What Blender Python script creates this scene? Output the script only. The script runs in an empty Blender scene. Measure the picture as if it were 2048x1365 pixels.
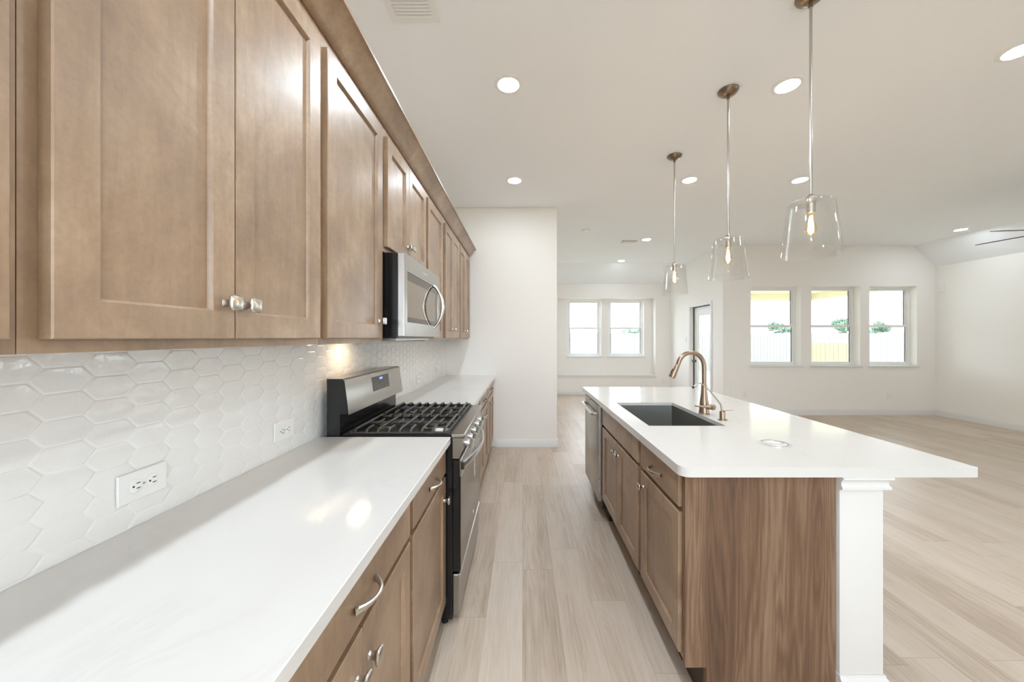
import bpy, bmesh, math, random
from mathutils import Vector, Matrix
random.seed(7)
scene = bpy.context.scene
COL = scene.collection
PI = math.pi

# ---------------------------------------------------------------- camera, world, exposure
CZ = 1.39                       # eye height
FPX = 711.0                     # focal length in pixels of the 2048 px frame
cam = bpy.data.cameras.new('camera')
cam.sensor_fit = 'HORIZONTAL'; cam.sensor_width = 36.0
cam.lens = 36.0 * FPX / 2048.0
cam.shift_x = -21.0 / 2048.0
cam.shift_y = -6.5 / 2048.0
cam.clip_start = 0.02; cam.clip_end = 300
co = bpy.data.objects.new('camera', cam); COL.objects.link(co)
co.location = (0, 0, CZ); co.rotation_euler = (PI / 2, 0, 0)
scene.camera = co

world = bpy.data.worlds.new('sky'); scene.world = world
world.use_nodes = True
wn = world.node_tree.nodes; wl = world.node_tree.links
bg = wn['Background']
bg.inputs[0].default_value = (0.815, 0.905, 1.0, 1); bg.inputs[1].default_value = 3.1

vs = scene.view_settings
vs.view_transform = 'Standard'; vs.look = 'None'; vs.gamma = 1.0; vs.use_curve_mapping = False
vs.exposure = 1.48
scene.display_settings.display_device = 'sRGB'
cy = scene.cycles
cy.max_bounces = 12; cy.diffuse_bounces = 7; cy.glossy_bounces = 6
cy.transmission_bounces = 8; cy.transparent_max_bounces = 16
cy.use_denoising = True; cy.sample_clamp_indirect = 6.0
cy.caustics_reflective = False; cy.caustics_refractive = False

CAN_E = 112.0                   # radiance of the downlights over the working aisle
CAN_DIM = 54.0                 # the other circuit, dimmed
BULB_E = 26.0

# ---------------------------------------------------------------- materials
def srgb(r, g, b):
    f = lambda c: (c / 255 / 12.92) if c / 255 <= 0.04045 else ((c / 255 + 0.055) / 1.055) ** 2.4
    return (f(r), f(g), f(b), 1.0)

def new_mat(name):
    m = bpy.data.materials.new(name); m.use_nodes = True
    nt = m.node_tree
    return m, nt, nt.nodes, nt.links, nt.nodes['Principled BSDF']

def plain(name, col, rough=0.5, metal=0.0, spec=0.5, bump=0.0, bscale=200, coat=0.0):
    m, nt, n, l, p = new_mat(name)
    p.inputs['Base Color'].default_value = col
    p.inputs['Roughness'].default_value = rough
    p.inputs['Metallic'].default_value = metal
    p.inputs['Specular IOR Level'].default_value = spec
    if coat: p.inputs['Coat Weight'].default_value = coat; p.inputs['Coat Roughness'].default_value = 0.08
    if bump:
        tc = n.new('ShaderNodeTexCoord'); nz = n.new('ShaderNodeTexNoise'); b = n.new('ShaderNodeBump')
        nz.inputs['Scale'].default_value = bscale; nz.inputs['Detail'].default_value = 3
        b.inputs['Strength'].default_value = bump; b.inputs['Distance'].default_value = 0.002
        l.new(tc.outputs['Object'], nz.inputs['Vector']); l.new(nz.outputs['Fac'], b.inputs['Height'])
        l.new(b.outputs['Normal'], p.inputs['Normal'])
    return m

def mixc(n, l, fac, a, b, blend='MIX'):
    x = n.new('ShaderNodeMix'); x.data_type = 'RGBA'; x.blend_type = blend
    for s, v in ((0, fac), (6, a), (7, b)):
        if hasattr(v, 'links'): l.new(v, x.inputs[s])
        else: x.inputs[s].default_value = v
    return x.outputs[2]

def math_n(n, l, op, a, b=None, clamp=False):
    x = n.new('ShaderNodeMath'); x.operation = op; x.use_clamp = clamp
    for i, v in enumerate((a, b)):
        if v is None: continue
        if hasattr(v, 'links'): l.new(v, x.inputs[i])
        else: x.inputs[i].default_value = v
    return x.outputs[0]

def ramp(n, l, fac, stops):
    r = n.new('ShaderNodeValToRGB')
    e = r.color_ramp.elements
    while len(e) < len(stops): e.new(0.5)
    for el, (p, c) in zip(e, stops): el.position = p; el.color = c
    l.new(fac, r.inputs[0])
    return r.outputs[0]

def offset_coords(n, l, scale):
    """object coordinates shifted by a random amount per object, then stretched"""
    tc = n.new('ShaderNodeTexCoord'); oi = n.new('ShaderNodeObjectInfo')
    k = math_n(n, l, 'MULTIPLY', oi.outputs['Random'], 37.0)
    cb = n.new('ShaderNodeCombineXYZ')
    for i in range(3): l.new(k, cb.inputs[i])
    ad = n.new('ShaderNodeVectorMath'); ad.operation = 'ADD'
    l.new(tc.outputs['Object'], ad.inputs[0]); l.new(cb.outputs[0], ad.inputs[1])
    mp = n.new('ShaderNodeMapping'); mp.inputs['Scale'].default_value = scale
    l.new(ad.outputs[0], mp.inputs['Vector'])
    return ad.outputs[0], mp.outputs[0], oi

def noise(n, l, vec, scale, detail=4, rough=0.55, dist=0.0):
    z = n.new('ShaderNodeTexNoise')
    z.inputs['Scale'].default_value = scale; z.inputs['Detail'].default_value = detail
    z.inputs['Roughness'].default_value = rough; z.inputs['Distortion'].default_value = dist
    if vec is not None: l.new(vec, z.inputs['Vector'])
    return z.outputs['Fac']

def wood_stain(name, light, mid, dark, rough=0.42):
    m, nt, n, l, p = new_mat(name)
    raw, v, oi = offset_coords(n, l, (1.0, 1.0, 0.12))
    blot = noise(n, l, raw, 3.2, 5, 0.6, 0.6)
    c1 = ramp(n, l, blot, [(0.30, dark), (0.5, mid), (0.72, light)])
    gr = noise(n, l, v, 38, 6, 0.65, 0.4)
    g2 = ramp(n, l, gr, [(0.3, (0.84, 0.82, 0.80, 1)), (0.62, (1.04, 1.04, 1.04, 1))])
    c2 = mixc(n, l, 1.0, c1, g2, 'MULTIPLY')
    fl = noise(n, l, raw, 90, 3, 0.6)
    g3 = ramp(n, l, fl, [(0.35, (0.93, 0.92, 0.91, 1)), (0.6, (1.02, 1.02, 1.02, 1))])
    c3 = mixc(n, l, 1.0, c2, g3, 'MULTIPLY')
    l.new(c3, p.inputs['Base Color'])
    p.inputs['Roughness'].default_value = rough
    p.inputs['Specular IOR Level'].default_value = 0.6
    p.inputs['Coat Weight'].default_value = 0.5; p.inputs['Coat Roughness'].default_value = 0.30
    b = n.new('ShaderNodeBump'); b.inputs['Strength'].default_value = 0.05; b.inputs['Distance'].default_value = 0.001
    l.new(gr, b.inputs['Height']); l.new(b.outputs['Normal'], p.inputs['Normal'])
    return m

def grain_panel(name):
    m, nt, n, l, p = new_mat(name)
    raw, v, oi = offset_coords(n, l, (9.0, 9.0, 0.75))
    big = noise(n, l, v, 1.0, 2.0, 0.45, 0.25)
    lines = math_n(n, l, 'SINE', math_n(n, l, 'MULTIPLY', big, 95.0))
    lines = math_n(n, l, 'ADD', math_n(n, l, 'MULTIPLY', lines, 0.5), 0.5)
    mp = n.new('ShaderNodeMapping'); mp.inputs['Scale'].default_value = (60, 60, 2.2); l.new(raw, mp.inputs['Vector'])
    fine = noise(n, l, mp.outputs[0], 2.0, 6, 0.7)
    f = math_n(n, l, 'ADD', math_n(n, l, 'MULTIPLY', lines, 0.14), math_n(n, l, 'MULTIPLY', fine, 0.72))
    f = math_n(n, l, 'ADD', f, math_n(n, l, 'MULTIPLY', math_n(n, l, 'SUBTRACT', big, 0.5), 0.8))
    c = ramp(n, l, f, [(0.16, srgb(82, 59, 43)), (0.45, srgb(113, 85, 64)), (0.80, srgb(152, 125, 102))])
    l.new(c, p.inputs['Base Color']); p.inputs['Roughness'].default_value = 0.45
    return m

def floor_planks(name):
    m, nt, n, l, p = new_mat(name)
    tc = n.new('ShaderNodeTexCoord')
    sp = n.new('ShaderNodeSeparateXYZ'); l.new(tc.outputs['Object'], sp.inputs[0])
    W, L = 0.182, 1.22
    row = math_n(n, l, 'FLOOR', math_n(n, l, 'DIVIDE', sp.outputs[0], W))
    wn1 = n.new('ShaderNodeTexWhiteNoise'); wn1.noise_dimensions = '1D'; l.new(row, wn1.inputs['W'])
    yy = math_n(n, l, 'ADD', math_n(n, l, 'DIVIDE', sp.outputs[1], L), math_n(n, l, 'MULTIPLY', wn1.outputs['Value'], 7.3))
    colm = math_n(n, l, 'FLOOR', yy)
    idv = n.new('ShaderNodeCombineXYZ'); l.new(row, idv.inputs[0]); l.new(colm, idv.inputs[1])
    wn2 = n.new('ShaderNodeTexWhiteNoise'); wn2.noise_dimensions = '2D'; l.new(idv.outputs[0], wn2.inputs['Vector'])
    rnd = wn2.outputs['Value']
    # seams
    fx = math_n(n, l, 'FRACT', math_n(n, l, 'DIVIDE', sp.outputs[0], W))
    fy = math_n(n, l, 'FRACT', yy)
    ex = math_n(n, l, 'LESS_THAN', math_n(n, l, 'MINIMUM', fx, math_n(n, l, 'SUBTRACT', 1.0, fx)), 0.006)
    ey = math_n(n, l, 'LESS_THAN', math_n(n, l, 'MINIMUM', fy, math_n(n, l, 'SUBTRACT', 1.0, fy)), 0.0011)
    seam = math_n(n, l, 'MAXIMUM', ex, ey)
    # grain, moved per plank
    cb = n.new('ShaderNodeCombineXYZ')
    l.new(math_n(n, l, 'ADD', math_n(n, l, 'MULTIPLY', sp.outputs[0], 8.0), math_n(n, l, 'MULTIPLY', rnd, 91.0)), cb.inputs[0])
    l.new(math_n(n, l, 'MULTIPLY', sp.outputs[1], 0.85), cb.inputs[1]); l.new(math_n(n, l, 'MULTIPLY', rnd, 53.0), cb.inputs[2])
    big = noise(n, l, cb.outputs[0], 1.0, 2, 0.45, 0.3)
    lines = math_n(n, l, 'SINE', math_n(n, l, 'MULTIPLY', big, 85.0))
    lines = math_n(n, l, 'ADD', math_n(n, l, 'MULTIPLY', lines, 0.5), 0.5)
    mp = n.new('ShaderNodeMapping'); mp.inputs['Scale'].default_value = (7, 3.0, 1); l.new(cb.outputs[0], mp.inputs['Vector'])
    fine = noise(n, l, mp.outputs[0], 1.5, 6, 0.65)
    f = math_n(n, l, 'ADD', math_n(n, l, 'MULTIPLY', lines, 0.07), math_n(n, l, 'MULTIPLY', fine, 0.60))
    f = math_n(n, l, 'ADD', f, math_n(n, l, 'MULTIPLY', rnd, 0.20))
    f = math_n(n, l, 'ADD', f, math_n(n, l, 'MULTIPLY', math_n(n, l, 'SUBTRACT', big, 0.5), 0.45))
    c = ramp(n, l, f, [(0.14, srgb(170, 150, 131)), (0.42, srgb(200, 183, 166)), (0.82, srgb(215, 203, 190))])
    c = mixc(n, l, math_n(n, l, 'MULTIPLY', seam, 0.35), c, srgb(120, 100, 84))
    l.new(c, p.inputs['Base Color']); p.inputs['Roughness'].default_value = 0.38
    p.inputs['Specular IOR Level'].default_value = 0.4
    b = n.new('ShaderNodeBump'); b.inputs['Strength'].default_value = 0.08; b.inputs['Distance'].default_value = 0.001
    l.new(fine, b.inputs['Height']); l.new(b.outputs['Normal'], p.inputs['Normal'])
    return m

def quartz_mat(name):
    m, nt, n, l, p = new_mat(name)
    tc = n.new('ShaderNodeTexCoord')
    mp = n.new('ShaderNodeMapping'); mp.inputs['Rotation'].default_value = (0, 0, 0.7); mp.inputs['Scale'].default_value = (1.6, 0.8, 1)
    l.new(tc.outputs['Object'], mp.inputs['Vector'])
    a = noise(n, l, mp.outputs[0], 1.7, 6, 0.6, 1.2)
    d = math_n(n, l, 'ABSOLUTE', math_n(n, l, 'SUBTRACT', a, 0.5))
    vein = ramp(n, l, d, [(0.0, (1, 1, 1, 1)), (0.02, (0.25, 0.25, 0.25, 1)), (0.07, (0, 0, 0, 1))])
    mask = noise(n, l, tc.outputs['Object'], 2.3, 2)
    mk = ramp(n, l, mask, [(0.45, (0, 0, 0, 1)), (0.65, (1, 1, 1, 1))])
    fac = math_n(n, l, 'MULTIPLY', math_n(n, l, 'MULTIPLY', vein, mk), 0.14)
    c = mixc(n, l, fac, srgb(219, 217, 214), srgb(180, 176, 172))
    l.new(c, p.inputs['Base Color']); p.inputs['Roughness'].default_value = 0.10
    p.inputs['Specular IOR Level'].default_value = 0.5
    return m

def tile_mat(name):
    m, nt, n, l, p = new_mat(name)
    p.inputs['Base Color'].default_value = srgb(236, 235, 233)
    p.inputs['Roughness'].default_value = 0.07; p.inputs['Specular IOR Level'].default_value = 0.6
    tc = n.new('ShaderNodeTexCoord'); z = noise(n, l, tc.outputs['Object'], 26, 2, 0.5)
    b = n.new('ShaderNodeBump'); b.inputs['Strength'].default_value = 0.55; b.inputs['Distance'].default_value = 0.004
    l.new(z, b.inputs['Height']); l.new(b.outputs['Normal'], p.inputs['Normal'])
    return m

def brushed(name, col, rough=0.28, stretch=(1, 1, 60)):
    m, nt, n, l, p = new_mat(name)
    p.inputs['Base Color'].default_value = col; p.inputs['Metallic'].default_value = 1.0
    tc = n.new('ShaderNodeTexCoord'); mp = n.new('ShaderNodeMapping'); mp.inputs['Scale'].default_value = stretch
    l.new(tc.outputs['Object'], mp.inputs['Vector'])
    z = noise(n, l, mp.outputs[0], 12, 4, 0.6)
    r = math_n(n, l, 'ADD', math_n(n, l, 'MULTIPLY', z, 0.03), rough - 0.015)
    l.new(r, p.inputs['Roughness'])
    return m

def thin_glass(name, tint, base, edge, blend=0.3, rough=0.0):
    m, nt, n, l, p = new_mat(name)
    out = n['Material Output']; n.remove(p)
    t = n.new('ShaderNodeBsdfTransparent'); t.inputs[0].default_value = tint
    g = n.new('ShaderNodeBsdfGlossy'); g.inputs['Roughness'].default_value = rough
    lw = n.new('ShaderNodeLayerWeight'); lw.inputs[0].default_value = blend
    f = math_n(n, l, 'ADD', math_n(n, l, 'MULTIPLY', lw.outputs['Facing'], edge), base, True)
    mx = n.new('ShaderNodeMixShader'); l.new(f, mx.inputs[0]); l.new(t.outputs[0], mx.inputs[1]); l.new(g.outputs[0], mx.inputs[2])
    l.new(mx.outputs[0], out.inputs[0])
    return m

def emit(name, col, e):
    m, nt, n, l, p = new_mat(name)
    out = n['Material Output']; n.remove(p)
    s = n.new('ShaderNodeEmission'); s.inputs[0].default_value = col; s.inputs[1].default_value = e
    l.new(s.outputs[0], out.inputs[0])
    return m

M = {}
M['wall'] = plain('white_wall_paint', srgb(242, 239, 235), 0.75, bump=0.06, bscale=160)
M['ceiling'] = plain('white_ceiling_paint', srgb(245, 247, 250), 0.85, bump=0.08, bscale=120)
M['trim'] = plain('white_trim_paint', srgb(226, 225, 223), 0.4)
M['vinyl'] = plain('white_vinyl', srgb(240, 240, 240), 0.35)
M['floor'] = floor_planks('pale_oak_planks')
M['wood'] = wood_stain('greige_stained_maple', srgb(176, 151, 126), srgb(152, 124, 97), srgb(129, 103, 82))
M['wood_low'] = M['wood']
M['panel'] = grain_panel('walnut_laminate')
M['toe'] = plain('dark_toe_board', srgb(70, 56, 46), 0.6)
M['quartz'] = quartz_mat('white_quartz')
M['tile'] = tile_mat('white_glazed_tile')
M['grout'] = plain('pale_grout', srgb(238, 237, 235), 0.9)
M['steel'] = brushed('brushed_stainless', srgb(170, 166, 159), 0.28, (60, 1, 1))
M['steel_bright'] = brushed('satin_stainless', srgb(222, 223, 224), 0.27, (1, 60, 1))
M['sink'] = brushed('sink_stainless', srgb(168, 168, 164), 0.34, (1, 1, 40))
M['nickel'] = brushed('satin_nickel', srgb(196, 190, 182), 0.24, (1, 1, 1))
M['bronze'] = brushed('champagne_nickel', srgb(164, 143, 124), 0.32, (1, 1, 40))
M['canopy'] = brushed('dark_brushed_nickel', srgb(140, 122, 104), 0.32, (20, 20, 1))
M['rod'] = brushed('rod_nickel', srgb(190, 186, 180), 0.25, (1, 1, 1))
M['black'] = plain('black_enamel', (0.008, 0.008, 0.009, 1), 0.22)
M['blackmat'] = plain('black_matt', (0.012, 0.012, 0.013, 1), 0.5)
M['iron'] = plain('cast_iron', (0.045, 0.042, 0.040, 1), 0.36, bump=0.2, bscale=300)
M['cooktop'] = plain('cooktop_enamel', (0.009, 0.008, 0.0075, 1), 0.32, spec=0.35)
M['darkglass'] = plain('dark_mirror_glass', srgb(94, 84, 74), 0.04, metal=0.85)
M['ovenglass'] = plain('dark_oven_glass', srgb(90, 82, 75), 0.06, metal=0.75)
M['screen'] = plain('pale_reflection_mirror', srgb(150, 138, 124), 0.06, metal=0.9)  # paler tone carries the reflection in the microwave glass
M['alu'] = plain('aluminium', srgb(190, 188, 184), 0.35, metal=1.0)
M['burner'] = plain('dark_burner_metal', srgb(110, 106, 100), 0.35, metal=1.0)
M['plate'] = plain('white_plastic', srgb(238, 238, 236), 0.3)
M['slot'] = plain('dark_slot', (0.02, 0.02, 0.02, 1), 0.6)
M['duct'] = plain('grey_duct', srgb(150, 150, 148), 0.8)
M['sash_shade'] = plain('grey_sash_shade', srgb(120, 122, 122), 0.6)  # dark grey tone stands in for shade on the sash sides
M['label'] = plain('white_label', srgb(236, 236, 234), 0.5)
M['display'] = plain('display_glass', srgb(60, 56, 54), 0.1)
M['blue'] = emit('blue_digits', (0.15, 0.3, 1.0, 1), 1.2)
M['grey'] = plain('grey_print', srgb(150, 148, 146), 0.5)
M['shade'] = thin_glass('clear_glass', (0.993, 0.993, 0.99, 1), 0.02, 0.55, 0.2)
M['pane'] = thin_glass('window_glass', (0.97, 0.98, 0.98, 1), 0.03, 0.15, 0.2)
M['lens'] = emit('downlight_lens', (0.81, 0.915, 1.0, 1), CAN_E)
M['lens_dim'] = emit('downlight_lens_dimmed', (0.81, 0.915, 1.0, 1), CAN_DIM)
M['filament'] = emit('warm_filament', (1.0, 0.70, 0.36, 1), 130.0)
M['bulb'] = thin_glass('amber_bulb_glass', (1.0, 0.90, 0.70, 1), 0.03, 0.35, 0.2)
M['hoodlamp'] = emit('warm_hood_lamp', (1.0, 0.74, 0.48, 1), 12.0)
M['fan'] = plain('dark_fan_blade', srgb(60, 54, 50), 0.45)
M['fence'] = plain('weathered_fence_boards', srgb(137, 137, 131), 0.8, bump=0.3, bscale=40)
M['fence2'] = plain('new_pine_boards', srgb(148, 138, 110), 0.8, bump=0.3, bscale=40)
M['soffit'] = plain('cream_soffit', srgb(224, 216, 190), 0.7)
M['lawn'] = plain('dry_lawn', srgb(160, 160, 142), 0.95, bump=0.4, bscale=12)
M['leaf'] = plain('leaf_green', srgb(118, 142, 122), 0.7)
M['bark'] = plain('bark', srgb(110, 96, 82), 0.9)
M['brick'] = plain('pale_brick', srgb(196, 170, 156), 0.9)

# ---------------------------------------------------------------- mesh helpers
def box(bm, x0, x1, y0, y1, z0, z1, bev=0.0, seg=1):
    x0, x1 = sorted((x0, x1)); y0, y1 = sorted((y0, y1)); z0, z1 = sorted((z0, z1))
    v = [bm.verts.new((x, y, z)) for x in (x0, x1) for y in (y0, y1) for z in (z0, z1)]
    fs = [bm.faces.new([v[i] for i in q]) for q in ((0, 1, 3, 2), (4, 6, 7, 5), (0, 4, 5, 1), (2, 3, 7, 6), (0, 2, 6, 4), (1, 5, 7, 3))]
    if bev:
        es = list({e for f in fs for e in f.edges})
        bmesh.ops.bevel(bm, geom=es, offset=bev, segments=seg, affect='EDGES', profile=0.6)
    return v

def rings(bm, rr, cap0=True, cap1=True, closed=True):
    """skin a list of vertex rings (lists of coordinates)"""
    vs_ = [[bm.verts.new(c) for c in r] for r in rr]
    n_ = len(vs_[0])
    for a, b in zip(vs_, vs_[1:]):
        for i in range(n_ if closed else n_ - 1):
            j = (i + 1) % n_
            bm.faces.new((a[i], a[j], b[j], b[i]))
    if cap0: bm.faces.new(vs_[0][::-1])
    if cap1: bm.faces.new(vs_[-1])
    return vs_

def frame_axes(ax):
    ax = Vector(ax).normalized()
    u = ax.orthogonal().normalized() if abs(ax.z) < 0.99 else Vector((1, 0, 0))
    if abs(ax.z) < 0.99: u = Vector((0, 0, 1)) - ax * ax.z; u.normalize()
    return ax, u, ax.cross(u)

def lathe(bm, prof, c=(0, 0, 0), ax=(0, 0, 1), seg=32, cap0=True, cap1=True):
    a, u, w = frame_axes(ax); c = Vector(c)
    rr = [[c + a * h + (u * math.cos(2 * PI * i / seg) + w * math.sin(2 * PI * i / seg)) * r for i in range(seg)] for r, h in prof]
    return rings(bm, rr, cap0, cap1)

def tube(bm, pts, rad, seg=12, flat=1.0, up=None):
    pts = [Vector(p) for p in pts]
    n_ = len(pts)
    rad = rad if isinstance(rad, (list, tuple)) else [rad] * n_
    t0 = (pts[1] - pts[0]).normalized()
    u = Vector(up) if up else t0.orthogonal()
    rr = []
    for i, p in enumerate(pts):
        t = (pts[min(i + 1, n_ - 1)] - pts[max(i - 1, 0)]).normalized()
        u = (u - t * u.dot(t)).normalized(); w = t.cross(u)
        rr.append([p + u * math.cos(2 * PI * k / seg) * rad[i] * flat + w * math.sin(2 * PI * k / seg) * rad[i] for k in range(seg)])
    rings(bm, rr)

def rsq(c, u, w, h, r=0.25, n_=3):
    """rounded square ring"""
    out = []
    for q, (sx, sy) in enumerate(((1, 1), (-1, 1), (-1, -1), (1, -1))):
        for k in range(n_):
            a = PI / 2 * q + PI / 2 * k / (n_ - 1)
            rr = h * r
            out.append(c + u * (sx * (h - rr) + rr * math.cos(a)) + w * (sy * (h - rr) + rr * math.sin(a)))
    return out

def grid_slab(bm, us, vs_, skip, fn, w0, w1):
    """flat slab with rectangular holes: us, vs_ are the break lines"""
    V = {}
    def g(i, j, w):
        k = (i, j, w)
        if k not in V: V[k] = bm.verts.new(fn(us[i], vs_[j], w0 if w == 0 else w1))
        return V[k]
    nu, nv = len(us) - 1, len(vs_) - 1
    solid = lambda i, j: 0 <= i < nu and 0 <= j < nv and (i, j) not in skip
    for i in range(nu):
        for j in range(nv):
            if not solid(i, j): continue
            for w in (0, 1):
                bm.faces.new((g(i, j, w), g(i + 1, j, w), g(i + 1, j + 1, w), g(i, j + 1, w)))
            for (di, dj, a, b) in ((-1, 0, (i, j), (i, j + 1)), (1, 0, (i + 1, j), (i + 1, j + 1)), (0, -1, (i, j), (i + 1, j)), (0, 1, (i, j + 1), (i + 1, j + 1))):
                if not solid(i + di, j + dj):
                    bm.faces.new((g(*a, 0), g(*b, 0), g(*b, 1), g(*a, 1)))

def prism(bm, poly, fn, w0, w1):
    a = [bm.verts.new(fn(p[0], p[1], w0)) for p in poly]
    b = [bm.verts.new(fn(p[0], p[1], w1)) for p in poly]
    bm.faces.new(a); bm.faces.new(b[::-1])
    for i in range(len(poly)):
        j = (i + 1) % len(poly); bm.faces.new((a[i], a[j], b[j], b[i]))

def NB(): return bmesh.new()

def finish(name, bm, mat, parent=None, origin=None, sharp=0.6):
    """link a bmesh as ONE mesh object (coordinates given in world space)"""
    base = Vector(origin) if origin is not None else (parent['_o'] if parent is not None and '_o' in parent else Vector((0, 0, 0)))
    base = Vector(base)
    bmesh.ops.recalc_face_normals(bm, faces=bm.faces[:])
    if base.length: bmesh.ops.translate(bm, verts=bm.verts[:], vec=-base)
    for f in bm.faces: f.smooth = True
    for e in bm.edges:
        if len(e.link_faces) == 2:
            try: e.smooth = e.calc_face_angle() < sharp
            except Exception: e.smooth = False
        else: e.smooth = False
    me = bpy.data.meshes.new(name); bm.to_mesh(me); bm.free()
    me.materials.append(M[mat] if isinstance(mat, str) else mat)
    o = bpy.data.objects.new(name, me); COL.objects.link(o)
    ORIG[o.name] = base
    if parent is not None: o.parent = parent
    else: o.location = base
    return o

ORIG = {}
def thing(name, label, cat, loc, group=None):
    o = bpy.data.objects.new(name, None); COL.objects.link(o)
    o.location = loc; o['label'] = label; o['category'] = cat; o.empty_display_size = 0.1
    if group: o['group'] = group
    ORIG[o.name] = Vector(loc)
    return o

def part(name, bm, mat, parent, label=None):
    """part of a thing (or sub-part of a part): keeps its world place"""
    o = finish(name, bm, mat, parent, origin=ORIG[parent.name])
    ORIG[o.name] = ORIG[parent.name]
    if label: o['label'] = label
    return o

def solo(name, bm, mat, label, cat, loc=(0, 0, 0), group=None):
    o = finish(name, bm, mat, None, origin=loc)
    o['label'] = label; o['category'] = cat
    if group: o['group'] = group
    return o

def struct(name, bm, mat, loc=(0, 0, 0)):
    o = finish(name, bm, mat, None, origin=loc)
    o['kind'] = 'structure'
    return o

def dup(root, loc, label, group=None):
    r = root.copy(); COL.objects.link(r); r.location = loc; r['label'] = label
    if group: r['group'] = group
    for ch in list(root.children):
        c = ch.copy(); COL.objects.link(c); c.parent = r
        for g in ch.children:
            d = g.copy(); COL.objects.link(d); d.parent = c
    return r

def bx(*a, **k):
    bm = NB(); box(bm, *a, **k); return bm

# ---------------------------------------------------------------- setting
WX = -0.985          # left wall
CH = 3.05            # ceiling
STUB_Y = 4.53; STUB_X = 0.44
NOOK_Y = 8.64; PAT_X = 3.60; LIV_Y = 6.386; RX = 7.41; REAR_Y = -1.9
T = 0.14

bm = NB()
box(bm, WX - T, RX + T, REAR_Y - T, LIV_Y + 0.02, -0.1, 0); box(bm, STUB_X - T, PAT_X + 0.2, LIV_Y + 0.02, NOOK_Y + 0.3, -0.1, 0)
struct('floor', bm, 'floor')

# ceiling: flat field, a sloped band over the nook's end and one along the right wall
bm = NB()
SX, SZ = 7.02, 2.66
box(bm, WX - T, PAT_X + T, REAR_Y - T, STUB_Y + T, CH, CH + 0.1)
box(bm, STUB_X - T, PAT_X + T, STUB_Y + T, 7.84, CH, CH + 0.1)
box(bm, PAT_X + T, SX, REAR_Y - T, LIV_Y + T, CH, CH + 0.1)
prism(bm, [(7.84, CH), (NOOK_Y + T, CH - 0.35 * (NOOK_Y + T - 7.84) / 0.8), (NOOK_Y + T, CH + 0.1), (7.84, CH + 0.1)], lambda a, b, w: (w, a, b), STUB_X - T, PAT_X + T)
k = (CH - SZ) / (RX - SX)
prism(bm, [(SX, CH), (RX + T, CH - k * (RX + T - SX)), (RX + T, CH + 0.1), (SX, CH + 0.1)], lambda a, b, w: (a, w, b), REAR_Y - T, LIV_Y + T)
struct('ceiling', bm, 'ceiling')

struct('wall_left', bx(WX - T, WX, REAR_Y - T, STUB_Y + T, 0, CH), 'wall')
struct('wall_pantry', bx(WX, STUB_X, STUB_Y, STUB_Y + T, 0, CH, bev=0.012, seg=3), 'wall')
struct('wall_nook_left', bx(STUB_X - T, STUB_X, STUB_Y + T + 0.002, NOOK_Y + T, 0, CH), 'wall')
# nook end wall: recessed bay with two windows
RB0, RB1, RBZ0, RBZ1 = 0.87, 3.23, 0.48, 2.356
NY2 = NOOK_Y + 0.20
bm = NB()
grid_slab(bm, [STUB_X, RB0, RB1, PAT_X + T], [0, RBZ0, RBZ1, CH], {(1, 1)}, lambda a, b, w: (a, w, b), NOOK_Y, NY2)
struct('wall_nook_end', bm, 'wall')
NW = [(1.119, 1.958), (2.139, 3.02)]; NZ0, NZ1 = 0.932, 2.33
bm = NB()
grid_slab(bm, [RB0 - 0.1, NW[0][0], NW[0][1], NW[1][0], NW[1][1], RB1 + 0.1], [RBZ0 - 0.1, NZ0, NZ1, RBZ1 + 0.1], {(1, 1), (3, 1)}, lambda a, b, w: (a, w, b), NY2 + 0.002, NY2 + 0.12)
struct('wall_bay', bm, 'wall')
bm = NB(); box(bm, RB0 - 0.03, RB1 + 0.03, NOOK_Y - 0.022, NOOK_Y - 0.001, RBZ0 - 0.02, RBZ0 + 0.004, bev=0.004); box(bm, RB0 - 0.01, RB1 + 0.01, NOOK_Y - 0.012, NOOK_Y - 0.001, RBZ0 - 0.075, RBZ0 - 0.02)
struct('trim_1', bm, 'trim')
# wall with the patio door
DY0, DY1, DZ = 6.80, 7.62, 2.04
bm = NB()
grid_slab(bm, [LIV_Y, DY0, DY1, NOOK_Y], [0, DZ, CH], {(1, 0)}, lambda a, b, w: (w, a, b), PAT_X, PAT_X + T)
struct('wall_patio', bm, 'wall')
# living room wall with three windows
LW = [(4.10, 5.00), (5.19, 6.065), (6.235, 7.085)]; LZ0, LZ1 = 0.885, 2.32
bm = NB()
br = [PAT_X + T + 0.001]
for a, b in LW: br += [a, b]
br.append(RX + T)
grid_slab(bm, br, [0, LZ0, LZ1, CH], {(1, 1), (3, 1), (5, 1)}, lambda a, b, w: (a, w, b), LIV_Y, LIV_Y + 0.17)
# the corner piece that turns into the nook
box(bm, PAT_X + 0.0005, PAT_X + T + 0.001, LIV_Y, LIV_Y + 0.0, 0, CH) if False else None
struct('wall_living', bm, 'wall')
FILL_RWN = [(-1.6, 0.3)]  # opening out of view, added to let more daylight into the room
bm = NB()
grid_slab(bm, [REAR_Y - T, FILL_RWN[0][0], FILL_RWN[0][1], LIV_Y], [0, 0.25, 2.45, CH], {(1, 1)}, lambda a, b, w: (w, a, b), RX, RX + T)
struct('wall_right', bm, 'wall')
FILL_BWN = [(-0.5, 1.5)]  # opening behind the camera, added to light the aisle and cabinet fronts
bm = NB()
grid_slab(bm, [WX, FILL_BWN[0][0], FILL_BWN[0][1], RX], [0, 0.7, 2.45, CH], {(1, 1)}, lambda a, b, w: (a, w, b), REAR_Y - T, REAR_Y)
struct('wall_rear', bm, 'wall')

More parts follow.
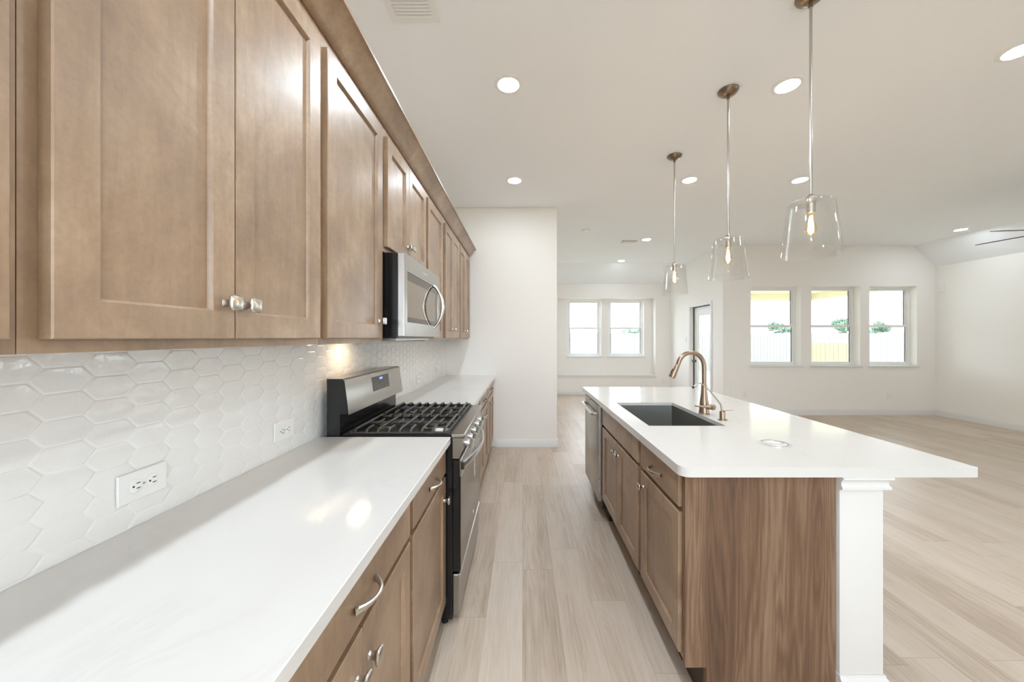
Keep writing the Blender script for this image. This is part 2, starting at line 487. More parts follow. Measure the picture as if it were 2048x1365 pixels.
# baseboards
def baseboard(name, a, b, nrm):
    a = Vector((a[0], a[1], 0)); b = Vector((b[0], b[1], 0)); nv = Vector((nrm[0], nrm[1], 0))
    bm = NB()
    prof = [(0.0005, 0.0), (0.014, 0.0), (0.014, 0.075), (0.009, 0.086), (0.008, 0.094), (0.0005, 0.096)]
    rings(bm, [[p + nv * d + Vector((0, 0, z)) for d, z in prof] for p in (a, b)])
    struct(name, bm, 'trim')
baseboard('baseboard_pantry', (-0.34, STUB_Y), (STUB_X + 0.014, STUB_Y), (0, -1))
baseboard('baseboard_nook_left', (STUB_X, STUB_Y - 0.014), (STUB_X, NOOK_Y), (1, 0))
baseboard('baseboard_nook_end', (STUB_X, NOOK_Y), (PAT_X, NOOK_Y), (0, -1))
baseboard('baseboard_patio', (PAT_X, LIV_Y - 0.014), (PAT_X, DY0 - 0.06), (-1, 0))
baseboard('baseboard_living', (PAT_X - 0.014, LIV_Y), (RX, LIV_Y), (0, -1))
baseboard('baseboard_right', (RX, REAR_Y), (RX, LIV_Y), (-1, 0))
baseboard('baseboard_rear', (WX, REAR_Y), (RX, REAR_Y), (0, 1))

# windows -----------------------------------------------------------
def window(name, x0, x1, z0, z1, yin, yout, sill=True, single=False):
    """single hung window seen from -Y; yin = wall face, yout = plane of the frame"""
    bm = NB(); fw = 0.035
    grid_slab(bm, [x0, x0 + fw, x1 - fw, x1], [z0, z0 + fw, z1 - fw, z1], {(1, 1)}, lambda a, b, w: (a, w, b), yout, yout + 0.06)
    root = finish(name, bm, 'vinyl'); root['kind'] = 'structure'; ORIG[root.name] = Vector((0, 0, 0))
    zm = (z0 + z1) / 2 + 0.0
    for s, (a, b, y) in enumerate(((z0 + fw, zm + 0.022, yout + 0.012), (zm - 0.022, z1 - fw, yout + 0.034))):
        bm = NB(); r = 0.03
        grid_slab(bm, [x0 + fw, x0 + fw + r, x1 - fw - r, x1 - fw], [a, a + (0.044 if s else r), b - (r if s else 0.044), b], {(1, 1)}, lambda p, q, w: (p, w, q), y, y + 0.02)
        sh = part('window_sash', bm, 'vinyl', root)
        part('window_pane', bx(x0 + fw + r - 0.004, x1 - fw - r + 0.004, y + 0.008, y + 0.012, a + r - 0.004, b - r + 0.004), 'pane', sh)
        bm = NB()
        for xg in (x0 + fw + r - 0.001, x1 - fw - r - 0.011): box(bm, xg, xg + 0.012, y - 0.002, y + 0.0075, a + r, b - r)  # dark strips put where the sash returns lie in shade
        part('sash_shade_strip', bm, 'sash_shade', sh, 'dark strip standing in for shade on the sash edge')
    if sill:
        part('window_sill', bx(x0 - 0.035, x1 + 0.035, yin - 0.025, yin - 0.001, z0 - 0.022, z0, bev=0.004), 'trim', root)
        part('window_stool', bx(x0 + 0.001, x1 - 0.001, yin - 0.001, yout, z0 + 0.0005, z0 + 0.006), 'trim', root)
    return root
wi = 1
for a, b in LW: window('window_%d' % wi, a, b, LZ0, LZ1, LIV_Y, LIV_Y + 0.125); wi += 1
for a, b in NW: window('window_%d' % wi, a, b, NZ0, NZ1, NY2 + 0.002, NY2 + 0.07); wi += 1
for a, b in FILL_BWN: window('window_%d' % wi, a, b, 0.7, 2.45, REAR_Y, REAR_Y - 0.10, sill=False); wi += 1  # unseen rear window, added as a fill light source
for a, b in FILL_RWN:      # unseen big panes added in the right wall to bring in fill daylight
    bm = NB()
    grid_slab(bm, [a, a + 0.05, (a + b) / 2 - 0.03, (a + b) / 2 + 0.03, b - 0.05, b], [0.25, 0.30, 2.40, 2.45], {(1, 1), (3, 1)}, lambda p, q, w: (w, p, q), RX + 0.06, RX + 0.12)
    wr = finish('window_%d' % wi, bm, 'vinyl'); wr['kind'] = 'structure'; ORIG[wr.name] = Vector((0, 0, 0)); wi += 1
    part('window_pane', bx(RX + 0.088, RX + 0.092, a + 0.045, b - 0.045, 0.295, 2.405), 'pane', wr)

# patio door ----------------------------------------------------------
bm = NB()
xi = PAT_X
cw = 0.055
grid_slab(bm, [DY0 - cw, DY0, DY1, DY1 + cw], [0, DZ, DZ + cw], {(1, 0)}, lambda a, b, w: (w, a, b), xi - 0.016, xi - 0.001)
dr = finish('door_1', bm, 'trim'); dr['kind'] = 'structure'; ORIG[dr.name] = Vector((0, 0, 0))
bm = NB()
grid_slab(bm, [DY0 + 0.012, DY0 + 0.14, DY1 - 0.14, DY1 - 0.02], [0.02, 0.30, 1.86, DZ - 0.016], {(1, 1)}, lambda a, b, w: (w, a, b), xi + 0.075, xi + 0.12)
leaf = part('door_leaf', bm, 'trim', dr)
part('door_glass', bx(xi + 0.094, xi + 0.10, DY0 + 0.13, DY1 - 0.13, 0.29, 1.87), 'pane', leaf)
bm = NB(); grid_slab(bm, [DY0 + 0.13, DY0 + 0.16, DY1 - 0.16, DY1 - 0.13], [0.29, 0.32, 1.84, 1.87], {(1, 1)}, lambda a, b, w: (w, a, b), xi + 0.068, xi + 0.076)
part('glass_bead', bm, 'trim', leaf)
bm = NB(); box(bm, xi + 0.06, xi + 0.118, DY1 - 0.019, DY1 - 0.002, 0.001, DZ - 0.001); box(bm, xi + 0.06, xi + 0.118, DY0, DY1 - 0.019, DZ - 0.014, DZ - 0.001)
part('weatherstrip', bm, 'blackmat', dr, 'dark weatherstrip in the door gap')
bm = NB(); lathe(bm, [(0.028, 0), (0.028, 0.008), (0.012, 0.012), (0.012, 0.04), (0.026, 0.045), (0.028, 0.062), (0.018, 0.072)], (xi + 0.075, DY1 - 0.075, 0.90), (-1, 0, 0), 20)
part('door_handle', bm, 'canopy', leaf, 'dark metal door knob')

# ---------------------------------------------------------------- cabinetry
def knob(bm, p, nx):
    """cushion knob on a square stem, standing off along x"""
    p = Vector(p); a = Vector((nx, 0, 0)); u = Vector((0, 1, 0)); w = Vector((0, 0, 1))
    prof = [(0.0085, 0.0), (0.0072, 0.004), (0.0068, 0.012), (0.009, 0.017), (0.0145, 0.020), (0.0165, 0.0225), (0.0165, 0.0255), (0.0145, 0.0285), (0.008, 0.0305)]
    rings(bm, [rsq(p + a * h, u, w, r, 0.38) for r, h in prof])

def pull(bm, p, nx, L=0.112, out=0.030):
    """bow pull lying along y with flared feet"""
    p = Vector(p); n_ = 17
    pts, rad = [], []
    for i in range(n_):
        t = -1 + 2 * i / (n_ - 1)
        pts.append(p + Vector((nx * (0.003 + out * (1 - abs(t) ** 2.4)), t * L / 2, 0)))
        rad.append(0.0048 + 0.0042 * abs(t) ** 3)
    pts2 = []
    tube(bm, pts, rad, 10, flat=1.0, up=(0, 0, 1))

def shaker(bm, xb, nx, y0, y1, z0, z1, th=0.02, st=0.056, rl=0.058):
    """framed door: back plane at x = xb, front faces nx"""
    def R(d, iy, iz): 
        x = xb + nx * d
        return [(x, y0 + iy, z0 + iz), (x, y1 - iy, z0 + iz), (x, y1 - iy, z1 - iz), (x, y0 + iy, z1 - iz)]
    rings(bm, [R(0, 0, 0), R(th - 0.002, 0, 0), R(th, 0.002, 0.002), R(th, st, rl), R(th - 0.004, st + 0.0035, rl + 0.0035), R(th - 0.010, st + 0.0055, rl + 0.0055)])

def slabfront(bm, xb, nx, y0, y1, z0, z1, th=0.02):
    box(bm, xb, xb + nx * th, y0, y1, z0, z1, bev=0.002)

UF = -0.67       # upper face frame plane
LF = -0.386      # lower face frame plane
def upper(label, y0, y1, doors, z0=1.368, z1=2.43, kz=1.466, dz0=1.388, dz1=2.362):
    root = thing('wall_cabinet', label, 'cabinet', (WX, (y0 + y1) / 2, z0), 'upper cabinets along the left wall')
    part('cabinet_body', bx(WX + 0.001, UF, y0 + 0.0006, y1 - 0.0006, z0, z1), 'wood', root)
    for (a, b, ky) in doors:
        bm = NB(); shaker(bm, UF + 0.0005, 1, a, b, dz0, dz1)
        d = part('door', bm, 'wood', root)
        bm = NB(); knob(bm, (UF + 0.0205, ky, kz), 1)
        part('knob', bm, 'nickel', d)
    return root
upper('brown upper cabinet at the very edge of the frame before the wide pair', -0.22, 0.47, [(-0.198, 0.123, 0.096), (0.126, 0.452, 0.153)])
upper('big double-door brown upper cabinet nearest the camera with paired nickel knobs', 0.47, 1.166, [(0.491, 0.804, 0.777), (0.807, 1.144, 0.834)])
upper('tall single-door brown upper cabinet just before the microwave', 1.166, 1.698, [(1.187, 1.652, 1.615)])
upper('short two-door brown upper cabinet directly above the microwave', 1.698, 2.436, [(1.716, 2.040, 2.014), (2.043, 2.398, 2.069)], z0=1.806, kz=1.905, dz0=1.83)
upper('single-door brown upper cabinet just past the microwave', 2.436, 2.962, [(2.455, 2.905, 2.494)])
upper('two-door brown upper cabinet second from the far end', 2.962, 3.692, [(3.005, 3.335, 3.308), (3.338, 3.666, 3.365)])
upper('two-door brown upper cabinet at the far end of the row beside the white wall', 3.692, 4.412, [(3.716, 4.045, 4.018), (4.048, 4.386, 4.075)])

# crown moulding on the uppers
bm = NB()
prof = [(UF - 0.02, 2.4306), (UF + 0.002, 2.4306), (UF + 0.002, 2.410), (UF + 0.010, 2.412), (UF + 0.022, 2.424), (UF + 0.036, 2.446), (UF + 0.052, 2.470), (UF + 0.068, 2.486), (UF + 0.076, 2.494), (UF + 0.084, 2.496), (UF + 0.084, 2.508), (UF - 0.02, 2.508)]
yE = 4.4125
r0 = [(x, -0.25, z) for x, z in prof]
r1 = [(x, yE + (x - UF), z) for x, z in prof]       # mitred end
r2 = [(WX + 0.001, yE + (x - UF), z) for x, z in prof]
rings(bm, [r0, r1, r2])
solo('crown_moulding', bm, 'wood', 'brown crown moulding along the top of the upper cabinets', 'moulding', (UF, 2.0, 2.41))

def base(label, y0, y1, fronts, group='base cabinets under the left counter'):
    root = thing('base_cabinet', label, 'cabinet', (WX, (y0 + y1) / 2, 0), group)
    part('cabinet_body', bx(WX + 0.001, LF, y0 + 0.0006, y1 - 0.0006, 0.108, 0.879), 'wood', root)
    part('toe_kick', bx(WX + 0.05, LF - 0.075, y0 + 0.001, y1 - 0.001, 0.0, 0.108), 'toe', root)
    for f in fronts:
        bm = NB()
        if f[0] == 'door':
            shaker(bm, LF + 0.0005, 1, f[1], f[2], 0.125, 0.727)
            d = part('door', bm, 'wood', root)
            bm = NB(); knob(bm, (LF + 0.0205, f[3], 0.632), 1); part('knob', bm, 'nickel', d)
        else:
            slabfront(bm, LF + 0.0005, 1, f[1], f[2], 0.746, 0.868)
            d = part('drawer', bm, 'wood', root)
            bm = NB(); pull(bm, (LF + 0.0205, (f[1] + f[2]) / 2 + f[3], 0.797), 1); part('pull_handle', bm, 'nickel', d)
base('brown base cabinet under the near end of the left counter, behind the nearest knobs', -0.22, 0.455, [('drawer', -0.2, 0.435, 0), ('door', -0.2, 0.116, 0.085), ('door', 0.119, 0.435, 0.15)])
base('double-door brown base cabinet nearest the camera with a wide drawer', 0.455, 1.175, [('drawer', 0.47, 1.158, 0.01), ('door', 0.47, 0.814, 0.784), ('door', 0.817, 1.158, 0.848)])
base('narrow single-door brown base cabinet touching the near side of the range', 1.175, 1.708, [('drawer', 1.193, 1.694, 0), ('door', 1.193, 1.694, 1.655)])
base('narrow single-door brown base cabinet just past the range', 2.484, 3.03, [('drawer', 2.50, 3.012, 0), ('door', 2.50, 3.012, 2.54)])
base('double-door brown base cabinet second from the far white wall', 3.03, 3.755, [('drawer', 3.048, 3.738, 0), ('door', 3.048, 3.392, 3.362), ('door', 3.395, 3.738, 3.425)])
base('double-door brown base cabinet touching the far white wall', 3.755, 4.525, [('drawer', 3.773, 4.46, 0), ('door', 3.773, 4.114, 4.084), ('door', 4.117, 4.46, 4.147)])

# left counters
solo('countertop', bx(WX + 0.0085, -0.345, -0.25, 1.707, 0.880, 0.914, bev=0.002), 'quartz', 'white quartz countertop in front of the range, filling the lower left', 'countertop', (-0.66, 0.7, 0.88), 'left run countertops')
solo('countertop', bx(WX + 0.0085, -0.345, 2.484, STUB_Y - 0.001, 0.880, 0.914, bev=0.002), 'quartz', 'white quartz countertop beyond the range running to the white wall', 'countertop', (-0.66, 3.5, 0.88), 'left run countertops')

# backsplash of long hexagons
def clip(poly, lo, hi, ax):
    for s, lim in ((1, lo), (-1, hi)):
        out = []
        for i in range(len(poly)):
            p, q = poly[i], poly[(i + 1) % len(poly)]
            dp, dq = s * (p[ax] - lim), s * (q[ax] - lim)
            if dp >= 0: out.append(p)
            if dp * dq < 0:
                t = dp / (dp - dq); out.append((p[0] + t * (q[0] - p[0]), p[1] + t * (q[1] - p[1])))
        poly = out
        if len(poly) < 3: return []
    return poly
bs = thing('tile_backsplash', 'white glossy long hexagon tile backsplash between counter and upper cabinets', 'backsplash', (WX, 2.0, 0.914))
part('grout', bx(WX + 0.0003, WX + 0.0062, -0.25, STUB_Y - 0.001, 0.9005, 1.3675), 'grout', bs)
bm = NB()
PITCH, RH, SL = 0.0882, 0.0548, 0.0235
rng = random.Random(3)
ci = 0; y = -0.30
while y < STUB_Y + 0.1:
    for r in range(-1, 10):
        zc = 0.905 + (r + (0.5 if ci % 2 else 0.0)) * RH + 0.012
        fl = (PITCH - SL) / 2; g = 0.0010; hh = RH / 2 - g
        hexa = [(y - fl - SL + g * 1.6, zc), (y - fl + g * 0.3, zc - hh), (y + fl - g * 0.3, zc - hh), (y + fl + SL - g * 1.6, zc), (y + fl - g * 0.3, zc + hh), (y - fl + g * 0.3, zc + hh)]
        P = clip(hexa, -0.25, STUB_Y - 0.002, 0)
        P = clip(P, 0.9155, 1.367, 1) if P else []
        if len(P) < 3: continue
        cx = sum(p[0] for p in P) / len(P); cz = sum(p[1] for p in P) / len(P)
        if max(p[1] for p in P) - min(p[1] for p in P) < 0.006 or max(p[0] for p in P) - min(p[0] for p in P) < 0.008: continue
        ta, tb = rng.gauss(0, 0.010), rng.gauss(0, 0.012)
        def ring(ins, h):
            out = []
            for p in P:
                d = math.hypot(p[0] - cx, p[1] - cz); s_ = max(0.1, 1 - ins / max(d, 1e-4))
                q = (cx + (p[0] - cx) * s_, cz + (p[1] - cz) * s_)
                out.append((WX + h + (ta * (q[0] - cx) + tb * (q[1] - cz) if h > 0.006 else 0), q[0], q[1]))
            return out
        rings(bm, [ring(0, 0.0058), ring(0.0, 0.0068), ring(0.0022, 0.0076), ring(0.006, 0.0079)], cap0=False)
    y += PITCH; ci += 1
part('tile_field', bm, 'tile', bs)

# outlets ---------------------------------------------------------------
def outlet(label, c, nrm, horiz, group, kind='outlet', detail=True):
    """duplex outlet; nrm = facing, horiz = plate lies on its side"""
    c = Vector(c); nv = Vector(nrm); up = Vector((0, 0, 1)); sd = nv.cross(up)
    L = sd if horiz else up          # long axis
    S = up if horiz else sd
    root = thing('wall_outlet' if kind == 'outlet' else 'light_switch', label, kind if kind == 'outlet' else 'switch', c, group)
    def slab(bm, o, hl, hs, d0, d1, r=0.12):
        rr = []
        for h, k in ((d0, 0), (d1 - 0.0015, 0), (d1, 0.0015)):
            rr.append([c + L * (o[0] + a * (hl - k)) + S * (o[1] + b * (hs - k)) + nv * h for a, b in ((1, 1), (-1, 1), (-1, -1), (1, -1))])
        rings(bm, rr)
    bm = NB(); slab(bm, (0, 0), 0.0585, 0.0365, 0.0006, 0.006); part('cover_plate', bm, 'plate', root)
    if kind != 'outlet':
        bm = NB(); slab(bm, (0, 0), 0.033, 0.0165, 0.006, 0.0085); part('rocker', bm, 'plate', root)
        return root
    if not detail: return root
    for s in (-1, 1):
        bm = NB()
        cc = c + L * (s * 0.0195)
        ring_ = lambda r, h: [cc + L * max(-0.0135, min(0.0135, r * math.cos(a))) + S * r * math.sin(a) + nv * h for a in [2 * PI * i / 28 for i in range(28)]]
        rings(bm, [ring_(0.0172, 0.0061), ring_(0.0172, 0.0072), ring_(0.0162, 0.0078)])
        rc = part('receptacle', bm, 'plate', root)
        bm = NB()
        k = -1 if horiz else 1
        for q in (-1, 1):
            for a_, b_ in ((0.0045, 0.0012),):
                o_ = cc - L * (0.0045) + S * (q * 0.0063)
                rings(bm, [[o_ + L * (x * 0.0042) + S * (yv * 0.0011) + nv * h for x, yv in ((1, 1), (-1, 1), (-1, -1), (1, -1))] for h in (0.0079, 0.0082)])
        o_ = cc + L * 0.0065
        rings(bm, [[o_ + L * 0.0026 * math.cos(a) + S * 0.0026 * math.sin(a) + nv * h for a in [2 * PI * i / 10 for i in range(10)]] for h in (0.0079, 0.0082)])
        part('slots', bm, 'slot', rc, 'dark outlet slots')
    bm = NB(); rings(bm, [[c + L * 0.003 * math.cos(a) + S * 0.003 * math.sin(a) + nv * h for a in [2 * PI * i / 12 for i in range(12)]] for h in (0.0061, 0.0072)])
    part('cover_screw', bm, 'alu', root)
    return root
gO = 'outlets on the backsplash'
outlet('white duplex outlet on the backsplash nearest the camera', (WX + 0.0092, 0.911, 1.018), (1, 0, 0), True, gO)
outlet('white duplex outlet on the backsplash just before the range', (WX + 0.0092, 1.450, 1.013), (1, 0, 0), True, gO)
outlet('white duplex outlet on the backsplash just beyond the range', (WX + 0.0092, 3.33, 1.005), (1, 0, 0), True, gO)
outlet('white duplex outlet on the backsplash closest to the far white wall', (WX + 0.0092, 4.08, 1.03), (1, 0, 0), True, gO)
gW = 'outlets low on the living room walls'
outlet('white wall outlet low on the window wall, next to the island corner', (3.99, LIV_Y - 0.0002, 0.37), (0, -1, 0), False, gW)
outlet('white wall outlet low on the wall below the far right window', (6.59, LIV_Y - 0.0002, 0.345), (0, -1, 0), False, gW)
outlet('white wall outlet low in the nook corner behind the faucet', (3.42, NOOK_Y - 0.0002, 0.335), (0, -1, 0), False, gW)
outlet('white light switch on the wall beside the patio door', (PAT_X - 0.0002, 7.85, 1.34), (-1, 0, 0), False, None, 'switch')
bm = NB(); box(bm, RX - 0.022, RX - 0.0005, 6.24, 6.32, 2.20, 2.32, bev=0.004)
solo('alarm_sensor', bm, 'plate', 'small white sensor box high in the right wall corner', 'sensor', (RX, 6.28, 2.26))

# ---------------------------------------------------------------- microwave
my0, my1, mz0, mz1 = 1.716, 2.432, 1.385, 1.803
mw = thing('microwave_oven', 'stainless over-the-range microwave with black sides hung under the short cabinet', 'microwave', (WX, 2.07, mz0))
part('microwave_body', bx(WX + 0.0095, -0.603, my0, my1, mz0 + 0.002, mz1, bev=0.004), 'black', mw)
part('underside_panel', bx(-0.93, -0.63, my0 + 0.05, my1 - 0.05, mz0 - 0.010, mz0 + 0.002), 'alu', mw)
part('cooktop_lamp', bx(-0.90, -0.84, my0 + 0.12, my0 + 0.24, mz0 - 0.013, mz0 - 0.0102), 'hoodlamp', mw, 'warm lamp under the microwave')
bm = NB()
grid_slab(bm, [my0, my0 + 0.035, my1 - 0.05, my1], [mz0 + 0.012, mz0 + 0.082, mz1 - 0.085, mz1 - 0.002], {(1, 1)}, lambda a, b, w: (w, a, b), -0.602, -0.567)
md = part('door', bm, 'steel', mw)
part('door_edge', bx(-0.602, -0.569, my0 - 0.0015, my0 + 0.012, mz0 + 0.012, mz1 - 0.002, bev=0.003), 'steel_bright', md)
part('door_window', bx(-0.600, -0.570, my0 + 0.034, my1 - 0.049, mz0 + 0.081, mz1 - 0.084), 'darkglass', md)
part('window_screen', bx(-0.5702, -0.5694, my0 + 0.036, my1 - 0.115, mz0 + 0.108, mz1 - 0.128), 'screen', md)  # paler panel stands in for the bright reflection in the door glass
bm = NB()
n_ = 21; hz0, hz1, hy = 1.452, 1.722, 2.270
pts = [(-0.568 + 0.058 * (1 - (2 * i / (n_ - 1) - 1) ** 2) ** 0.8 if 0 < i < n_ - 1 else -0.568, hy, hz0 + (hz1 - hz0) * i / (n_ - 1)) for i in range(n_)]
tube(bm, pts, [0.008 + 0.005 * (1 - abs(2 * i / (n_ - 1) - 1)) for i in range(n_)], 12, 1.0, (0, 1, 0))
part('door_handle', bm, 'steel_bright', md)
bm = NB()      # small maker's mark: a ring with short strokes of lettering
ly, lz = 2.055, 1.760
for k in range(18):
    a0, a1 = 2 * PI * k / 18, 2 * PI * (k + 1) / 18
    rings(bm, [[(-0.5668 + h, ly - 0.02 + math.cos(a) * 0.011 * f, lz + math.sin(a) * 0.006 * f) for a, f in ((a0, 1), (a1, 1), (a1, 0.8), (a0, 0.8))] for h in (0, 0.0004)])
for k in range(8):
    box(bm, -0.5668, -0.5664, ly + 0.0 + k * 0.007, ly + 0.004 + k * 0.007, lz - 0.004, lz + (0.006 if k in (1, 4, 7) else 0.002))
part('badge', bm, 'label', md, 'pale maker badge')

# ---------------------------------------------------------------- gas range
ry0, ry1 = 1.713, 2.478
rg = thing('gas_range', 'freestanding stainless gas range with black cast-iron grates between the left counters', 'range', (-0.65, 2.095, 0))
part('range_body', bx(-0.955, -0.338, ry0, ry1, 0.03, 0.9135, bev=0.003), 'black', rg)
for fx, fy in ((-0.92, ry0 + 0.03), (-0.92, ry1 - 0.03), (-0.38, ry0 + 0.03), (-0.38, ry1 - 0.03)):
    bm = NB(); lathe(bm, [(0.016, 0.0), (0.016, 0.03)], (fx, fy, 0), seg=12); part('foot', bm, 'blackmat', rg)
bm = NB()
box(bm, -0.875, -0.345, ry0, ry1, 0.914, 0.9225, bev=0.003)
ct = part('cooktop', bm, 'cooktop', rg)
part('cooktop_trim', bx(-0.3445, -0.280, ry0, ry1, 0.905, 0.9235, bev=0.004), 'steel', rg)
# backguard
bm = NB()
prof = [(-0.945, 0.914), (-0.882, 0.914), (-0.882, 1.020), (-0.838, 1.022), (-0.840, 1.042), (-0.858, 1.182), (-0.866, 1.190), (-0.945, 1.190)]
prism(bm, prof, lambda a, b, w: (a, w, b), ry0 + 0.004, ry1 - 0.004)
bg_ = part('backguard', bm, 'black', rg)
bm = NB()
pf = [(-0.8365, 1.018), (-0.8385, 1.043), (-0.8565, 1.1835), (-0.864, 1.1925), (-0.945, 1.1925), (-0.945, 1.1905), (-0.866, 1.1905), (-0.858, 1.1825), (-0.8402, 1.042), (-0.8382, 1.018)]
prism(bm, pf, lambda a, b, w: (a, w, b), ry0, ry1)
part('backguard_face', bm, 'steel', bg_)
nrm = Vector((0.14, 0, 0.018)).normalized()
def bgp(y, z, h):   # point on the sloping backguard face
    t = (z - 1.043) / (1.1835 - 1.043)
    return Vector((-0.8385 + (-0.8565 + 0.8385) * t, y, z)) + nrm * h
bm = NB()
rings(bm, [[bgp(y, z, h) for y, z in ((2.015, 1.085), (2.255, 1.085), (2.255, 1.165), (2.015, 1.165))] for h in (0.0004, 0.0018)])
dp = part('display', bm, 'display', bg_)
bm = NB()
for k in range(3):
    rings(bm, [[bgp(y, z, h) for y, z in ((2.115 + k * 0.016, 1.143), (2.125 + k * 0.016, 1.143), (2.125 + k * 0.016, 1.155), (2.115 + k * 0.016, 1.155))] for h in (0.0019, 0.0022)])
part('clock_digits', bm, 'blue', dp, 'glowing blue clock digits')
bm = NB()
for r in range(3):
    for c_ in range(7):
        yy_ = 2.032 + c_ * 0.032; zz_ = 1.095 + r * 0.014
        if r == 2 and 2 <= c_ <= 4: continue
        rings(bm, [[bgp(yy_ + a, zz_ + b, h) for a, b in ((0, 0), (0.012, 0), (0.012, 0.003), (0, 0.003))] for h in (0.0019, 0.0021)])
part('key_markings', bm, 'grey', dp)
# burners
for (bx_, by_, rr_) in ((-0.73, 1.90, 0.048), (-0.47, 1.90, 0.056), (-0.73, 2.29, 0.052), (-0.47, 2.29, 0.046)):
    bm = NB(); lathe(bm, [(rr_ + 0.016, 0.9222), (rr_ + 0.012, 0.926), (rr_, 0.9265), (rr_, 0.929), (rr_ - 0.008, 0.930)], (bx_, by_, 0), seg=28)
    b_ = part('burner', bm, 'burner', ct)
for (bx_, by_, rr_) in ((-0.73, 1.90, 0.048), (-0.47, 1.90, 0.056), (-0.73, 2.29, 0.052), (-0.47, 2.29, 0.046)):
    bm = NB(); lathe(bm, [(rr_ - 0.004, 0.9301), (rr_ - 0.003, 0.934), (rr_ - 0.010, 0.936)], (bx_, by_, 0), seg=28)
    part('burner_cap', bm, 'iron', ct)
part('paper_label', bx(-0.455, -0.375, 1.775, 1.835, 0.9226, 0.9232), 'label', ct, 'white paper label on the cooktop')
# grates: two, each with long bars, cross bars and short fingers
def grate(y0, y1):
    bm = NB()
    x0, x1 = -0.832, -0.365; zt = 0.946; w_ = 0.0065; h_ = 0.016
    xs = [-0.815, -0.705, -0.598, -0.490, -0.382]
    for x in (x0, x1): box(bm, x - 0.006, x + 0.006, y0, y1, 0.9228, 0.934, bev=0.002)
    for y in (y0 + 0.006, y1 - 0.006, (y0 + y1) / 2): box(bm, x0, x1, y - w_, y + w_, 0.9228 if y != (y0 + y1) / 2 else 0.928, 0.931 if y != (y0 + y1) / 2 else 0.940, bev=0.002)
    for x in xs:
        tube(bm, [(x, y0 + 0.004, zt - 0.019), (x, y0 + 0.012, zt - 0.008), (x, y0 + 0.03, zt - 0.002), (x, y1 - 0.03, zt - 0.002), (x, y1 - 0.012, zt - 0.008), (x, y1 - 0.004, zt - 0.019)], 0.0065, 8)
    for x in [(a + b) / 2 for a, b in zip(xs, xs[1:])]:
        for s, ye in ((1, y0), (-1, y1)):
            tube(bm, [(x, ye + s * 0.004, zt - 0.019), (x, ye + s * 0.012, zt - 0.008), (x, ye + s * 0.03, zt - 0.002), (x, ye + s * 0.085, zt - 0.002)], 0.0062, 8)
    ym = (y0 + y1) / 2
    for x in [(a + b) / 2 for a, b in zip(xs, xs[1:])]:
        tube(bm, [(x, ym - 0.045, zt - 0.002), (x, ym - 0.01, zt - 0.004), (x, ym + 0.01, zt - 0.004), (x, ym + 0.045, zt - 0.002)], 0.0062, 8)
    for x in (x0, x1):
        for y in (y0 + 0.008, y1 - 0.008): box(bm, x - 0.007, x + 0.007, y - 0.007, y + 0.007, 0.9226, 0.936)
    part('grate', bm, 'iron', ct)
grate(ry0 + 0.012, 2.092); grate(2.099, ry1 - 0.012)
# control panel, knobs
bm = NB()
prism(bm, [(-0.337, 0.806), (-0.306, 0.806), (-0.282, 0.9045), (-0.337, 0.9045)], lambda a, b, w: (a, w, b), ry0 + 0.001, ry1 - 0.001)
cp = part('control_panel', bm, 'steel', rg)
ax = Vector((0.0985, 0, -0.024)).normalized()
for ky in (1.835, 1.945, 2.085, 2.235, 2.355):
    c_ = Vector((-0.2945, ky, 0.853))
    bm = NB(); lathe(bm, [(0.024, 0.0), (0.024, 0.005), (0.019, 0.007), (0.017, 0.022)], c_, ax, 24)
    kb = part('knob', bm, 'steel_bright', cp)
    bm = NB(); a_, u_, w_ = frame_axes(ax)
    rings(bm, [[c_ + a_ * h + u_ * p * k_ + w_ * q * k_ for p, q in ((0.024, 0.0105), (-0.024, 0.0105), (-0.024, -0.0105), (0.024, -0.0105))] for h, k_ in ((0.0221, 0.95), (0.024, 1.0), (0.047, 0.95), (0.049, 0.85))])
    part('knob_grip', bm, 'steel', kb)
# oven door
bm = NB(); box(bm, -0.3375, -0.303, ry0 + 0.002, ry1 - 0.002, 0.258, 0.798, bev=0.003)
od = part('oven_door', bm, 'black', rg)
part('door_glass', bx(-0.3035, -0.298, ry0 + 0.004, ry1 - 0.004, 0.268, 0.720, bev=0.001), 'ovenglass', od)
part('door_rail', bx(-0.3045, -0.297, ry0 + 0.001, ry1 - 0.001, 0.7205, 0.799, bev=0.002), 'steel', od)
bm = NB(); n_ = 25
pts = [(-0.292 + 0.050 * (1 - (2 * i / (n_ - 1) - 1) ** 2), ry0 + 0.018 + (ry1 - ry0 - 0.036) * i / (n_ - 1), 0.768) for i in range(n_)]
rr_ = []
for i, p in enumerate(pts):
    rr_.append([(p[0] + dx, p[1], p[2] + dz) for dx, dz in ((-0.006, -0.014), (0.004, -0.017), (0.009, -0.008), (0.009, 0.008), (0.004, 0.017), (-0.006, 0.014))])
rings(bm, rr_)
hd = part('oven_handle', bm, 'steel_bright', od)
for ye in (ry0 + 0.004, ry1 - 0.03):
    part('handle_mount', bx(-0.297, -0.283, ye, ye + 0.026, 0.752, 0.784, bev=0.002), 'blackmat', hd)
bm = NB(); lathe(bm, [(0.011, 0), (0.0105, 0.0012)], (-0.298, 2.16, 0.335), (1, 0, 0), 20); part('badge', bm, 'label', od, 'small round pale badge')
bm = NB()
for k in range(9): box(bm, -0.298, -0.2976, 2.19, 2.19 + (0.055 if k % 3 else 0.04), 0.645 - k * 0.014, 0.652 - k * 0.014)
part('text_label', bm, 'label', od, 'rows of pale lettering on the oven glass')
bm = NB(); box(bm, -0.337, -0.308, ry0 + 0.002, ry1 - 0.002, 0.045, 0.246, bev=0.004)
wd = part('warming_drawer', bm, 'steel', rg)
